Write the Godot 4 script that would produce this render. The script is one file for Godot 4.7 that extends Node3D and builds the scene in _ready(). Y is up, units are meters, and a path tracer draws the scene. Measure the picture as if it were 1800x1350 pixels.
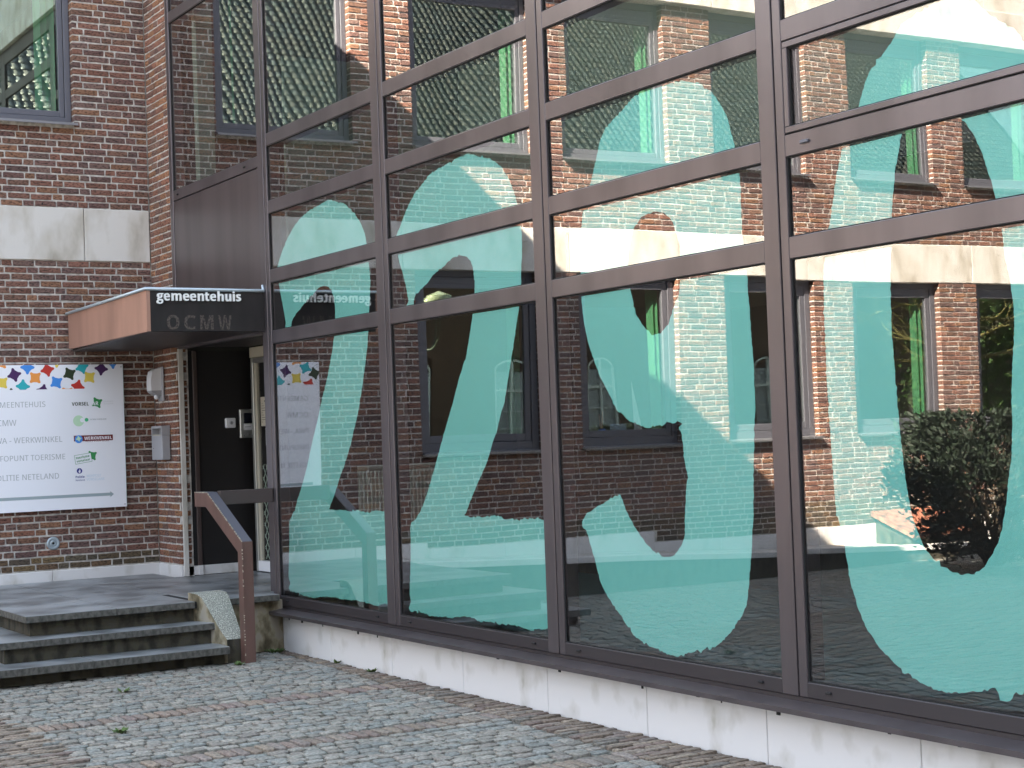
extends Node3D
# Corner of a brick town hall: a brick wing (plane z = 0), a bronze and glass curtain wall at right angles to it (plane x = 0) that mirrors it, an entrance with canopy and steps between them.

const SPLIT := [2.818, 4.847, 6.885, 8.943, 10.995, 13.04]
var rng := RandomNumberGenerator.new()
var taken := {}
var mats := {}
var texs := {}

# ---------------------------------------------------------------- mesh helpers
class MB:
	var st := SurfaceTool.new()
	var g := 0
	var tint := Color(1, 1, 1)
	func _init():
		st.begin(Mesh.PRIMITIVE_TRIANGLES)
	func flat():
		st.set_smooth_group(-1)
	func soft():
		g += 1
		st.set_smooth_group(g)
	func tri(a: Vector3, b: Vector3, c: Vector3):      # a, b, c anticlockwise seen from outside
		st.set_color(tint); st.add_vertex(a)
		st.set_color(tint); st.add_vertex(c)
		st.set_color(tint); st.add_vertex(b)
	func quad(a: Vector3, b: Vector3, c: Vector3, d: Vector3):
		tri(a, b, c); tri(a, c, d)
	func box(lo: Vector3, hi: Vector3):
		flat()
		var p := []
		for i in 8:
			p.append(Vector3(hi.x if i & 1 else lo.x, hi.y if i & 2 else lo.y, hi.z if i & 4 else lo.z))
		quad(p[4], p[5], p[7], p[6]); quad(p[1], p[0], p[2], p[3]); quad(p[5], p[1], p[3], p[7])
		quad(p[0], p[4], p[6], p[2]); quad(p[2], p[6], p[7], p[3]); quad(p[0], p[1], p[5], p[4])
	func cbox(lo: Vector3, hi: Vector3, b: float, xf := Transform3D(), jit := 0.0, r: RandomNumberGenerator = null):   # chamfered box
		flat()
		var c := (lo + hi) / 2.0
		var h := (hi - lo) / 2.0
		b = minf(b, minf(h.x, minf(h.y, h.z)) * 0.9)
		var v := {}
		for sx in [-1, 1]:
			for sy in [-1, 1]:
				for sz in [-1, 1]:
					var j := Vector3()
					if r:
						j = Vector3(r.randf_range(-jit, jit), r.randf_range(-jit, jit), r.randf_range(-jit, jit))
					var s := Vector3(sx, sy, sz)
					for ax in 3:
						var k := h - Vector3(b, b, b)
						k[ax] = h[ax]
						v[[sx, sy, sz, ax]] = xf * (c + s * k + j)
		for ax in 3:
			var u := (ax + 1) % 3
			var w := (ax + 2) % 3
			for s in [-1, 1]:
				var q := []
				for e in [[-1, -1], [1, -1], [1, 1], [-1, 1]]:
					var k := [0, 0, 0]
					k[ax] = s; k[u] = e[0]; k[w] = e[1]
					q.append(v[[k[0], k[1], k[2], ax]])
				if s > 0: quad(q[0], q[1], q[2], q[3])
				else: quad(q[3], q[2], q[1], q[0])
			for su in [-1, 1]:       # the edges along this axis
				for sw in [-1, 1]:
					var k0 := [0, 0, 0]
					k0[ax] = -1; k0[u] = su; k0[w] = sw
					var k1 := k0.duplicate()
					k1[ax] = 1
					var a: Vector3 = v[[k0[0], k0[1], k0[2], u]]
					var b2: Vector3 = v[[k1[0], k1[1], k1[2], u]]
					var c2: Vector3 = v[[k1[0], k1[1], k1[2], w]]
					var d: Vector3 = v[[k0[0], k0[1], k0[2], w]]
					if su * sw > 0: quad(a, d, c2, b2)
					else: quad(a, b2, c2, d)
		for sx in [-1, 1]:
			for sy in [-1, 1]:
				for sz in [-1, 1]:
					var a: Vector3 = v[[sx, sy, sz, 0]]
					var b3: Vector3 = v[[sx, sy, sz, 1]]
					var d3: Vector3 = v[[sx, sy, sz, 2]]
					if sx * sy * sz > 0: tri(a, b3, d3)
					else: tri(a, d3, b3)
	func plate(poly: PackedVector2Array, xf: Transform3D, depth: float):      # polygon in xy pushed out along z from 0 to depth
		flat()
		if Geometry2D.is_polygon_clockwise(poly):
			poly.reverse()
		var t := Geometry2D.triangulate_polygon(poly)
		for i in range(0, t.size(), 3):
			var a := poly[t[i]]; var b := poly[t[i + 1]]; var c := poly[t[i + 2]]
			if (b - a).cross(c - a) < 0:
				var m := b
				b = c; c = m
			tri(xf * Vector3(a.x, a.y, depth), xf * Vector3(b.x, b.y, depth), xf * Vector3(c.x, c.y, depth))
			if depth > 0.0:
				tri(xf * Vector3(a.x, a.y, 0), xf * Vector3(c.x, c.y, 0), xf * Vector3(b.x, b.y, 0))
		if depth > 0.0:
			for i in poly.size():
				var a := poly[i]; var b := poly[(i + 1) % poly.size()]
				quad(xf * Vector3(a.x, a.y, 0), xf * Vector3(b.x, b.y, 0), xf * Vector3(b.x, b.y, depth), xf * Vector3(a.x, a.y, depth))
	func tube(pts: Array, radii: Array, n := 8, capped := true):
		soft()
		var rings := []
		var up := Vector3(0.03, 1, 0.02).normalized()
		for i in pts.size():
			var d: Vector3 = (pts[mini(i + 1, pts.size() - 1)] - pts[maxi(i - 1, 0)]).normalized()
			if absf(d.dot(up)) > 0.98: up = Vector3(1, 0.02, 0.05).normalized()
			var s := d.cross(up).normalized()
			up = s.cross(d).normalized()
			var ring := []
			for k in n:
				var a := TAU * k / n
				ring.append(pts[i] + (s * cos(a) + up * sin(a)) * radii[i])
			rings.append(ring)
		for i in rings.size() - 1:
			for k in n:
				var k2 := (k + 1) % n
				quad(rings[i][k], rings[i + 1][k], rings[i + 1][k2], rings[i][k2])
		if capped:
			flat()
			for k in range(1, n - 1):
				tri(rings[0][0], rings[0][k], rings[0][k + 1])
				var e = rings[-1]
				tri(e[0], e[k + 1], e[k])
	func lathe(profile: Array, n: int, xf: Transform3D):     # Vector2(radius, height), spun round y
		soft()
		for i in profile.size() - 1:
			for k in n:
				var a := TAU * k / n
				var b := TAU * (k + 1) / n
				var p: Vector2 = profile[i]
				var q: Vector2 = profile[i + 1]
				var p0 := xf * Vector3(p.x * cos(a), p.y, p.x * sin(a)); var p1 := xf * Vector3(p.x * cos(b), p.y, p.x * sin(b))
				var q0 := xf * Vector3(q.x * cos(a), q.y, q.x * sin(a)); var q1 := xf * Vector3(q.x * cos(b), q.y, q.x * sin(b))
				if p.x > 0.0001: tri(p0, q1, p1)
				if q.x > 0.0001: tri(p0, q0, q1)
	func mesh() -> ArrayMesh:
		st.generate_normals()
		return st.commit()

func numbered(n: String) -> String:
	if not taken.has(n):
		taken[n] = 0
		return n
	taken[n] += 1
	return "%s_%03d" % [n, taken[n]]

func tag(o: Node, label: String, category: String, group := "") -> Node:
	o.set_meta("label", label); o.set_meta("category", category)
	if group: o.set_meta("group", group)
	return o

func thing(n: String, label: String, category: String, at := Vector3.ZERO, group := "") -> Node3D:
	var o := Node3D.new()
	o.name = numbered(n); add_child(o); o.position = at
	tag(o, label, category, group)
	return o

func put(n: String, m: Mesh, material: Material, parent: Node = null, xf := Transform3D()) -> MeshInstance3D:
	var o := MeshInstance3D.new()
	o.mesh = m; o.material_override = material; o.transform = xf
	if parent == null:
		o.name = numbered(n); add_child(o)
	else:
		o.name = n; parent.add_child(o, true)
	return o

func node(n: String, parent: Node) -> Node3D:
	var o := Node3D.new()
	o.name = n; parent.add_child(o, true)
	return o

func bx(lo: Vector3, hi: Vector3, bev := 0.0) -> ArrayMesh:
	var b := MB.new()
	if bev > 0.0: b.cbox(lo, hi, bev)
	else: b.box(lo, hi)
	return b.mesh()

func many(n: String, m: Mesh, material: Material, xfs: Array, cols: Array, parent: Node) -> MultiMeshInstance3D:
	var mm := MultiMesh.new()
	mm.transform_format = MultiMesh.TRANSFORM_3D
	mm.use_colors = cols.size() > 0
	mm.mesh = m
	mm.instance_count = xfs.size()
	for i in xfs.size():
		mm.set_instance_transform(i, xfs[i])
		if cols.size(): mm.set_instance_color(i, cols[i])
	var o := MultiMeshInstance3D.new()
	o.multimesh = mm; o.material_override = material; o.name = n
	o.set_meta("kind", "stuff")
	parent.add_child(o, true)
	return o

# ---------------------------------------------------------------- materials
func lin(r: float, g: float, b: float) -> Color:
	return Color(r, g, b).linear_to_srgb()

func noise_tex(key: String, seed_: int, freq: float, lo: float, hi: float, oct := 4, kind := FastNoiseLite.TYPE_SIMPLEX_SMOOTH, size := 512, points := []) -> NoiseTexture2D:
	if texs.has(key): return texs[key]
	var n := FastNoiseLite.new()
	n.noise_type = kind; n.seed = seed_; n.frequency = freq; n.fractal_octaves = oct
	var t := NoiseTexture2D.new()
	t.width = size; t.height = size; t.seamless = true; t.noise = n
	var gr := Gradient.new()
	if points.size():
		var off := PackedFloat32Array(); var cs := PackedColorArray()
		for p in points:
			off.append(p[0]); cs.append(Color(p[1], p[2], p[3]))
		gr.offsets = off; gr.colors = cs
	else:
		gr.offsets = PackedFloat32Array([0.0, 1.0])
		gr.colors = PackedColorArray([Color(lo, lo, lo), Color(hi, hi, hi)])
	t.color_ramp = gr
	texs[key] = t
	return t

func mat(key: String, c: Color, rough := 0.8, metal := 0.0, spec := 0.5) -> StandardMaterial3D:
	if mats.has(key): return mats[key]
	var m := StandardMaterial3D.new()
	m.resource_name = key
	m.albedo_color = c; m.roughness = rough; m.metallic = metal; m.metallic_specular = spec
	mats[key] = m
	return m

func tri(m: StandardMaterial3D, tex: Texture2D, scale: Vector3, bump: Texture2D = null, height := 1.0) -> StandardMaterial3D:
	m.uv1_triplanar = true; m.uv1_world_triplanar = true; m.uv1_scale = scale
	m.uv1_triplanar_sharpness = 8.0
	if tex: m.albedo_texture = tex
	if bump:
		m.heightmap_enabled = true; m.heightmap_texture = bump; m.heightmap_scale = height
	return m

func rough_map(m: StandardMaterial3D, tex: Texture2D) -> StandardMaterial3D:
	m.roughness_texture = tex
	return m

# ---------------------------------------------------------------- the scene
func _ready():
	rng.seed = 2290
	# camera, sky, sun, exposure
	var cam := Camera3D.new()
	cam.name = "camera"; add_child(cam)
	cam.position = Vector3(-5.151, 1.630, 14.817)
	cam.rotation_order = EULER_ORDER_YXZ
	cam.rotation_degrees = Vector3(1.669, -31.435, -2.096)
	cam.fov = 26.28; cam.near = 0.05; cam.far = 400.0; cam.current = true
	var env := Environment.new()
	env.background_mode = Environment.BG_SKY
	var sm := ProceduralSkyMaterial.new()
	sm.sky_top_color = Color(0.66, 0.72, 0.80); sm.sky_horizon_color = Color(0.87, 0.88, 0.90); sm.sky_curve = 0.18
	sm.ground_bottom_color = Color(0.3, 0.3, 0.3); sm.ground_horizon_color = Color(0.6, 0.62, 0.64)
	sm.sky_energy_multiplier = 1.0
	var cover_noise := noise_tex("sky_cover", 5, 0.006, 0.0, 0.9, 5, FastNoiseLite.TYPE_SIMPLEX_SMOOTH, 512, [[0.0, 0, 0, 0], [0.55, 0, 0, 0], [1.0, 0.5, 0.5, 0.5]])
	sm.sky_cover = cover_noise
	var sky := Sky.new()
	sky.sky_material = sm
	env.sky = sky
	env.background_energy_multiplier = 0.34
	env.tonemap_mode = Environment.TONE_MAPPER_LINEAR
	env.tonemap_exposure = 15.5
	env.sdfgi_enabled = true; env.ssao_enabled = true; env.ssil_enabled = true
	var we := WorldEnvironment.new()
	we.name = "world_environment"; we.environment = env; add_child(we)
	var sun := DirectionalLight3D.new()
	sun.name = "sun"; add_child(sun)
	sun.look_at_from_position(Vector3(1, 0.874, 0.5) * 50.0, Vector3.ZERO)
	sun.light_energy = 1.6; sun.light_color = Color(1.0, 0.95, 0.87); sun.light_angular_distance = 0.5; sun.shadow_enabled = true

	make_materials()
	pavement()
	brick_wing()
	glass_wing()
	numerals()
	entrance()
	canopy()
	steps()
	handrail()
	wall_sign()
	wall_fittings()
	ramp_side()
	opposite()
	greenery()

func make_materials():
	var grain := noise_tex("grain", 11, 0.03, 0.62, 1.15, 5)
	var speck := noise_tex("speck", 12, 0.12, 0.6, 1.2, 3)
	var relief := noise_tex("relief", 13, 0.05, 0.0, 1.0, 5)
	var fine := noise_tex("fine", 14, 0.2, 0.0, 1.0, 3)
	var blot := noise_tex("blot", 15, 0.008, 0.55, 1.2, 5)
	var m := mat("brick", Color(1, 1, 1), 0.92)
	m.vertex_color_use_as_albedo = true
	tri(m, noise_tex("brick_face", 21, 0.02, 0, 0, 5, FastNoiseLite.TYPE_SIMPLEX_SMOOTH, 512, [[0.0, 0.38, 0.38, 0.42], [0.35, 0.78, 0.78, 0.78], [0.55, 1.05, 1.02, 1.0], [0.75, 1.15, 1.14, 1.12], [0.9, 1.3, 1.5, 1.7], [1.0, 2.2, 2.8, 3.4]]), Vector3(2.2, 5.0, 2.2), relief, 0.6)
	m = mat("mortar", lin(0.60, 0.565, 0.52), 0.95)
	tri(m, noise_tex("mortar_face", 22, 0.02, 0.68, 1.1, 5), Vector3(1.3, 1.3, 1.3), fine, 0.12)
	m = mat("concrete", lin(0.60, 0.575, 0.54), 0.9)
	tri(m, noise_tex("concrete_face", 23, 0.012, 0, 0, 5, FastNoiseLite.TYPE_SIMPLEX_SMOOTH, 512, [[0.0, 0.80, 0.78, 0.74], [0.3, 0.93, 0.92, 0.90], [0.6, 1.0, 1.0, 1.0], [1.0, 1.05, 1.05, 1.04]]), Vector3(0.45, 0.22, 0.45), fine, 0.1)
	m = mat("white_stone", lin(0.66, 0.64, 0.63), 0.8)
	tri(m, noise_tex("stone_face", 24, 0.01, 0, 0, 5, FastNoiseLite.TYPE_SIMPLEX_SMOOTH, 512, [[0.0, 0.80, 0.79, 0.74], [0.15, 0.93, 0.925, 0.91], [0.4, 1.0, 1.0, 1.0], [1.0, 1.05, 1.05, 1.06]]), Vector3(0.55, 0.4, 0.55), speck, 0.05)
	m = mat("bluestone", lin(0.235, 0.245, 0.255), 0.34, 0.0, 0.7)
	tri(m, blot, Vector3(0.5, 0.5, 0.5), fine, 0.05)
	m = mat("bluestone_shade_edge", lin(0.105, 0.10, 0.088), 0.9)  # bluestone darkened: the shade on the slab fronts is put into the colour
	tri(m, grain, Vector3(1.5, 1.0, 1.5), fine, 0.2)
	m = mat("riser", lin(0.055, 0.049, 0.038), 0.95)
	tri(m, noise_tex("riser_face", 25, 0.012, 0, 0, 5, FastNoiseLite.TYPE_SIMPLEX_SMOOTH, 512, [[0.0, 0.35, 0.35, 0.3], [0.5, 0.9, 0.9, 0.85], [0.8, 1.2, 1.15, 1.0], [1.0, 2.0, 1.9, 1.7]]), Vector3(1.2, 0.7, 1.2), fine, 0.2)
	m = mat("gravel_concrete", lin(0.42, 0.42, 0.36), 0.95)
	tri(m, noise_tex("pebbles", 26, 0.09, 0.35, 1.35, 2, FastNoiseLite.TYPE_CELLULAR), Vector3(2.4, 2.4, 2.4), texs["pebbles"], 0.5)
	m = mat("bronze", lin(0.125, 0.108, 0.114), 0.32, 0.6)
	tri(m, noise_tex("bronze_face", 27, 0.01, 0.86, 1.06, 4), Vector3(0.5, 0.08, 0.5))
	m = mat("bronze_panel", lin(0.125, 0.104, 0.106), 0.32, 0.6)
	tri(m, texs["bronze_face"], Vector3(0.6, 0.06, 0.6))
	mat("shaded_bronze", lin(0.040, 0.034, 0.037), 0.45, 0.3)  # base rail bronze, the shaded ground it mirrors painted in as a darker tone
	m = mat("stained_concrete", lin(0.27, 0.24, 0.19), 0.95)
	tri(m, noise_tex("stain_face", 41, 0.012, 0, 0, 5, FastNoiseLite.TYPE_SIMPLEX_SMOOTH, 512, [[0.0, 0.4, 0.38, 0.3], [0.4, 0.8, 0.78, 0.7], [0.7, 1.1, 1.1, 1.05], [1.0, 1.7, 1.75, 1.8]]), Vector3(1.0, 0.6, 1.0), fine, 0.2)
	mat("room_floor", lin(0.08, 0.135, 0.135), 0.7)
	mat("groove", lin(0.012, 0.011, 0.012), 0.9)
	m = mat("dark_fascia", lin(0.028, 0.025, 0.025), 0.55, 0.0, 0.3)
	tri(m, texs["bronze_face"], Vector3(0.8, 0.3, 0.8))
	m = mat("brown_end", lin(0.335, 0.185, 0.135), 0.55)  # lighter brown for the end panel than for the front
	tri(m, texs["bronze_face"], Vector3(0.5, 0.1, 0.5))
	mat("soffit", lin(0.045, 0.034, 0.032), 0.4)
	mat("zinc", lin(0.36, 0.42, 0.46), 0.4, 0.5)
	mat("white_letter", lin(0.8, 0.8, 0.8), 0.5)
	m = mat("ghost_letter", lin(0.085, 0.068, 0.06), 0.9)
	tri(m, noise_tex("ghost", 28, 0.03, 0.35, 1.5, 4), Vector3(3, 3, 3))
	m = mat("rail_paint", lin(0.115, 0.060, 0.048), 0.5)
	tri(m, texs["bronze_face"], Vector3(1.1, 0.3, 1.1))
	mat("rail_dark", lin(0.05, 0.038, 0.035), 0.6)
	m = mat("window_frame", lin(0.105, 0.105, 0.125), 0.45, 0.2)
	mat("metal_sill", lin(0.25, 0.25, 0.27), 0.35, 0.6)
	mat("curtain", lin(0.10, 0.33, 0.17), 0.9).backlight_enabled = true
	mats["curtain"].backlight = Color(0.4, 0.8, 0.5)
	mat("room_wall", lin(0.22, 0.22, 0.2), 0.9)
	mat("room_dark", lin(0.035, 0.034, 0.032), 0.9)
	mat("room_pale", lin(0.12, 0.17, 0.13), 0.9)
	mat("radiator", lin(0.42, 0.52, 0.42), 0.6)
	# glass: clear panes, and the mirror coating on the windows of the brick wing
	var gl := mat("glass", Color(1, 1, 1, 0.0), 0.0)
	gl.transparency = BaseMaterial3D.TRANSPARENCY_ALPHA
	var coat := mat("mirror_coat", Color(0.86, 0.95, 0.9, 0.38), 0.0, 1.0)
	coat.transparency = BaseMaterial3D.TRANSPARENCY_ALPHA
	var im := Image.create(4, 4, false, Image.FORMAT_RGBA8)
	im.fill(Color(1, 1, 1, 1))
	coat.albedo_texture = ImageTexture.create_from_image(im)
	m = mat("film", lin(0.13, 0.41, 0.36), 0.7)
	m = mat("sett", Color(1, 1, 1), 0.75)
	m.vertex_color_use_as_albedo = true
	tri(m, grain, Vector3(2.5, 2.5, 2.5), relief, 0.22)
	m = mat("joint_sand", lin(0.17, 0.16, 0.13), 1.0)
	tri(m, noise_tex("sand", 29, 0.03, 0.4, 1.3, 5), Vector3(1.5, 1.5, 1.5), fine, 0.2)
	m = mat("square", lin(0.20, 0.20, 0.19), 0.95)
	tri(m, grain, Vector3(0.3, 0.3, 0.3))
	mat("sign_white", lin(0.82, 0.83, 0.88), 0.35)
	mat("sign_text", lin(0.42, 0.44, 0.46), 0.7)
	mat("sign_arrow", lin(0.31, 0.38, 0.40), 0.7)
	mat("sign_edge", lin(0.30, 0.40, 0.38), 0.4)
	mat("plastic_white", lin(0.72, 0.72, 0.74), 0.4)
	mat("plastic_grey", lin(0.34, 0.34, 0.36), 0.5)
	mat("steel", lin(0.42, 0.42, 0.40), 0.35, 0.7)
	mat("cream", lin(0.42, 0.39, 0.31), 0.7)
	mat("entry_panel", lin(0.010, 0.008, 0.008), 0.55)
	mat("entry_post", lin(0.06, 0.04, 0.036), 0.5)
	mat("screen", lin(0.01, 0.012, 0.02), 0.15)
	mat("ink", lin(0.03, 0.03, 0.03), 0.8)
	mat("moss", lin(0.07, 0.11, 0.03), 0.95)
	mat("rubber", lin(0.01, 0.01, 0.01), 0.9)

func ground_y(x: float) -> float:
	return 0.0

# ---------------------------------------------------------------- pavement
func pavement():
	var ground := put("ground", bx(Vector3(-180, -0.4, -60), Vector3(60, -0.045, 180)), mats["square"])
	ground.set_meta("kind", "structure")
	var pave := put("pavement", bx(Vector3(-14, -0.044, -0.2), Vector3(0.3, -0.013, 17)), mats["joint_sand"])
	pave.set_meta("kind", "structure")
	# setts in rows along x, clinker bands at fixed spacing, clinker field to the left, a clinker edge along the glass wing
	var setts := []      # [transform, colour]
	var bricks := []
	var bands := [4.99, 6.46, 7.93, 9.40, 10.87, 12.34, 13.81]
	var grey := [Color(0.275, 0.268, 0.238), Color(0.245, 0.25, 0.23), Color(0.29, 0.272, 0.235), Color(0.26, 0.24, 0.205), Color(0.235, 0.242, 0.222), Color(0.31, 0.288, 0.25), Color(0.27, 0.242, 0.21)]
	var clay := [Color(0.275, 0.215, 0.165), Color(0.23, 0.18, 0.14), Color(0.26, 0.215, 0.175), Color(0.235, 0.175, 0.145), Color(0.225, 0.20, 0.17), Color(0.30, 0.245, 0.19)]
	var red := [Color(0.27, 0.205, 0.165), Color(0.25, 0.20, 0.175), Color(0.24, 0.18, 0.16), Color(0.29, 0.225, 0.175), Color(0.24, 0.205, 0.18)]
	var edge := func(z: float) -> float: return -0.10 - maxf(0.0, z - 3.2) * 0.062
	var z := 1.35
	while z < 16.6:
		var in_band := false
		for b in bands:
			if z > b - 0.09 and z < b + 0.215: in_band = true
		if in_band:
			z += 0.02
			continue
		var dz := rng.randf_range(0.072, 0.092)
		var x: float = edge.call(z) - rng.randf_range(0.0, 0.03)
		while x > -13.5:
			var dx := rng.randf_range(0.075, 0.135)
			var cx := x - dx / 2
			var cz := z + dz / 2
			var field := x < -2.55 and z > 4.1 and x > -6.5
			if not field and not under_steps(cx, cz):
				var t := Transform3D(Basis.from_euler(Vector3(rng.randf_range(-0.035, 0.035), rng.randf_range(-0.07, 0.07), rng.randf_range(-0.035, 0.035))).scaled_local(Vector3(dx - 0.005, 1.0, dz - 0.005)), Vector3(cx, rng.randf_range(-0.006, 0.004), cz + rng.randf_range(-0.006, 0.006)))
				setts.append([t, grey[rng.randi() % grey.size()] * rng.randf_range(0.8, 1.12)])
			x -= dx
		z += dz
	for b in bands:
		var x: float = edge.call(b)
		while x > -13.5:
			if not (x < -2.55 and x > -6.5):
				var t := Transform3D(Basis.from_euler(Vector3(rng.randf_range(-0.02, 0.02), rng.randf_range(-0.03, 0.03), 0)).scaled_local(Vector3(0.064, 1.0, 0.196)), Vector3(x - 0.034, rng.randf_range(-0.003, 0.003), b + 0.105 + rng.randf_range(-0.006, 0.006)))
				bricks.append([t, red[rng.randi() % red.size()] * rng.randf_range(0.8, 1.1)])
			x -= 0.07
	z = 4.2
	var r := 0
	while z < 16.0:
		var x := -2.56 - 0.105 * (r % 2)
		while x > -6.4:
			var t := Transform3D(Basis.from_euler(Vector3(rng.randf_range(-0.02, 0.02), rng.randf_range(-0.02, 0.02), 0)).scaled_local(Vector3(0.199, 1.0, 0.055)), Vector3(x - 0.105, rng.randf_range(-0.004, 0.003), z))
			bricks.append([t, clay[rng.randi() % clay.size()] * rng.randf_range(0.75, 1.1)])
			x -= 0.209
		z += 0.063
		r += 1
	z = 2.86
	r = 0
	while z < 16.0:
		var w: float = -edge.call(z)
		var x := -0.025
		if r % 2: x -= 0.0
		while x > -w - 0.02:
			var l := minf(0.205, x + w)
			if r % 2 and x > -0.03: l = minf(l, 0.11)
			if l > 0.04:
				var t := Transform3D(Basis.from_euler(Vector3(rng.randf_range(-0.03, 0.03), rng.randf_range(-0.05, 0.05) - 0.06, rng.randf_range(-0.03, 0.03))).scaled_local(Vector3(l - 0.008, 1.0, 0.052)), Vector3(x - l / 2, rng.randf_range(-0.004, 0.006), z))
				bricks.append([t, clay[rng.randi() % clay.size()] * rng.randf_range(0.7, 1.1)])
			x -= l
			if l < 0.02: break
		z += 0.062
		r += 1
	lay_stones(setts, "sett", pave, 0.1, 4)
	lay_stones(bricks, "paver", pave, 0.06, 3)
	# tufts of weeds in the corner and joints
	for p in [[-0.13, 2.96, 16], [-0.05, 3.9, 5], [-0.07, 4.5, 5], [-0.62, 3.45, 7], [-2.2, 5.6, 8], [-1.7, 4.1, 5]]:
		var mb := MB.new()
		mb.flat()
		for i in p[2] * 3:
			var a := rng.randf() * TAU
			var d := rng.randf_range(0.0, 0.0045 * p[2])
			var o := Vector3(p[0] + cos(a) * d, 0.0, p[1] + sin(a) * d)
			var l := rng.randf_range(0.015, 0.04)
			var side := Vector3(cos(a + 1.57), 0, sin(a + 1.57)) * l * 0.35
			var tip := o + Vector3(cos(a) * l, l * 0.8, sin(a) * l)
			mb.tri(o - side * 0.3, (o + tip) / 2 + side, tip)
			mb.tri(o - side * 0.3, tip, (o + tip) / 2 - side)
		var w := put("weed", mb.mesh(), mats["moss"])
		tag(w, "small green weed growing in the paving joints", "weed", "weeds in the joints of the pavement")
		w.set_meta("kind", "stuff")

func under_steps(x: float, z: float) -> bool:
	if x > -2.5 and x < -0.5 and z < 3.22: return true
	return x > -2.5 and z < 2.85

func lay_stones(list: Array, n: String, parent: Node, thick: float, variants: int):
	# nearest ones the camera sees become parts of their own, the others stay one mass
	var eye := Vector3(-5.151, 1.63, 14.817)
	var seen := []
	var rest := []
	for s in list:
		var p: Vector3 = s[0].origin
		var d := p - eye
		var yaw := rad_to_deg(atan2(d.x, -d.z))
		var el := rad_to_deg(atan2(-d.y, Vector2(d.x, d.z).length()))
		var ok: bool = yaw > 14.6 and yaw < 46.0 and el < 15.2 and p.z < 9.0 and p.x > -3.4
		s.append(d.length())
		if ok: seen.append(s)
		else: rest.append(s)
	seen.sort_custom(func(a, b): return a[2] < b[2])
	for i in range(300, seen.size()):
		rest.append(seen[i])
	var shapes := []
	for v in variants:
		var mb := MB.new()
		mb.cbox(Vector3(-0.5, -thick, -0.5), Vector3(0.5, 0.0, 0.5), 0.1, Transform3D(), 0.0)
		shapes.append(rounded_stone(thick, v))
	var tinted := {}
	for i in mini(300, seen.size()):
		var s = seen[i]
		var c: Color = s[1]
		var key := [rng.randi() % variants, int(c.r * 40), int(c.b * 40)]
		if not tinted.has(key):
			tinted[key] = retint(shapes[key[0]], c)
		put(n, tinted[key], mats["sett"], parent, s[0])
	for v in variants:
		var xs := []
		var cs := []
		for i in range(v, rest.size(), variants):
			xs.append(rest[i][0]); cs.append(rest[i][1])
		many(n + "s", shapes[v], mats["sett"], xs, cs, parent)

func rounded_stone(thick: float, v: int) -> ArrayMesh:
	# unit sett: uneven outline, cushioned top
	var r := RandomNumberGenerator.new()
	r.seed = 77 + v
	var mb := MB.new()
	mb.soft()
	var rings := []
	var n := 16
	var out := []
	for k in n:
		var a := TAU * (k + 0.5) / n
		var d := Vector2(cos(a), sin(a))
		var s: float = 0.5 / maxf(absf(d.x), absf(d.y))
		s = minf(s, 0.66) * r.randf_range(0.92, 1.0)
		out.append(d * s)
	for lv in [[1.0, -thick], [1.0, -0.007], [0.95, -0.0015], [0.75, 0.0]]:
		var ring := []
		for k in n:
			ring.append(Vector3(out[k].x * lv[0], lv[1] + (r.randf_range(-0.0015, 0.0015) if lv[0] < 1.0 else 0.0), -out[k].y * lv[0]))
		rings.append(ring)
	for i in rings.size() - 1:
		for k in n:
			mb.quad(rings[i][k], rings[i][(k + 1) % n], rings[i + 1][(k + 1) % n], rings[i + 1][k])
	for k in n:
		mb.tri(Vector3(0, 0.001, 0), rings[-1][k], rings[-1][(k + 1) % n])
	return mb.mesh()

func retint(m: ArrayMesh, c: Color) -> ArrayMesh:
	var a := m.surface_get_arrays(0)
	var cols := PackedColorArray()
	cols.resize(a[Mesh.ARRAY_VERTEX].size())
	cols.fill(c)
	a[Mesh.ARRAY_COLOR] = cols
	var o := ArrayMesh.new()
	o.add_surface_from_arrays(Mesh.PRIMITIVE_TRIANGLES, a)
	return o

# ---------------------------------------------------------------- brick wing (front face z = 0, from x = 0 to the left) and its short return (face x = 0)
const UP_RIGHT := [-0.683, -2.80, -4.69, -6.73, -8.83, -10.83, -12.87]
const UP_LEFT := [-2.125, -4.25, -6.08, -8.13, -10.24, -12.26, -14.29]
const LOW_RIGHT := [-2.80, -4.77, -6.80, -8.83, -10.87, -12.9]
const LOW_LEFT := [-4.25, -6.14, -8.20, -10.22, -12.28, -14.3]
const COURSE := 0.0621

func plinth_top(x: float) -> float:
	if x > -2.81: return 0.54
	if x > -5.665: return 0.478
	return 0.354

func brick_colour() -> Color:
	var pal := [Color(0.205, 0.096, 0.068), Color(0.185, 0.090, 0.066), Color(0.155, 0.085, 0.072), Color(0.235, 0.120, 0.072), Color(0.180, 0.098, 0.070), Color(0.170, 0.105, 0.088), Color(0.215, 0.104, 0.076), Color(0.135, 0.080, 0.070)]
	var c: Color = pal[rng.randi() % pal.size()]
	return c * rng.randf_range(0.92, 1.30)

func brick_shape(l: float, v: int) -> ArrayMesh:
	var r := RandomNumberGenerator.new()
	r.seed = 400 + v
	var mb := MB.new()
	mb.cbox(Vector3(-l / 2, -0.0245, -0.097), Vector3(l / 2, 0.0245, 0.0), 0.0045, Transform3D(), 0.0026, r)
	return mb.mesh()

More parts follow.
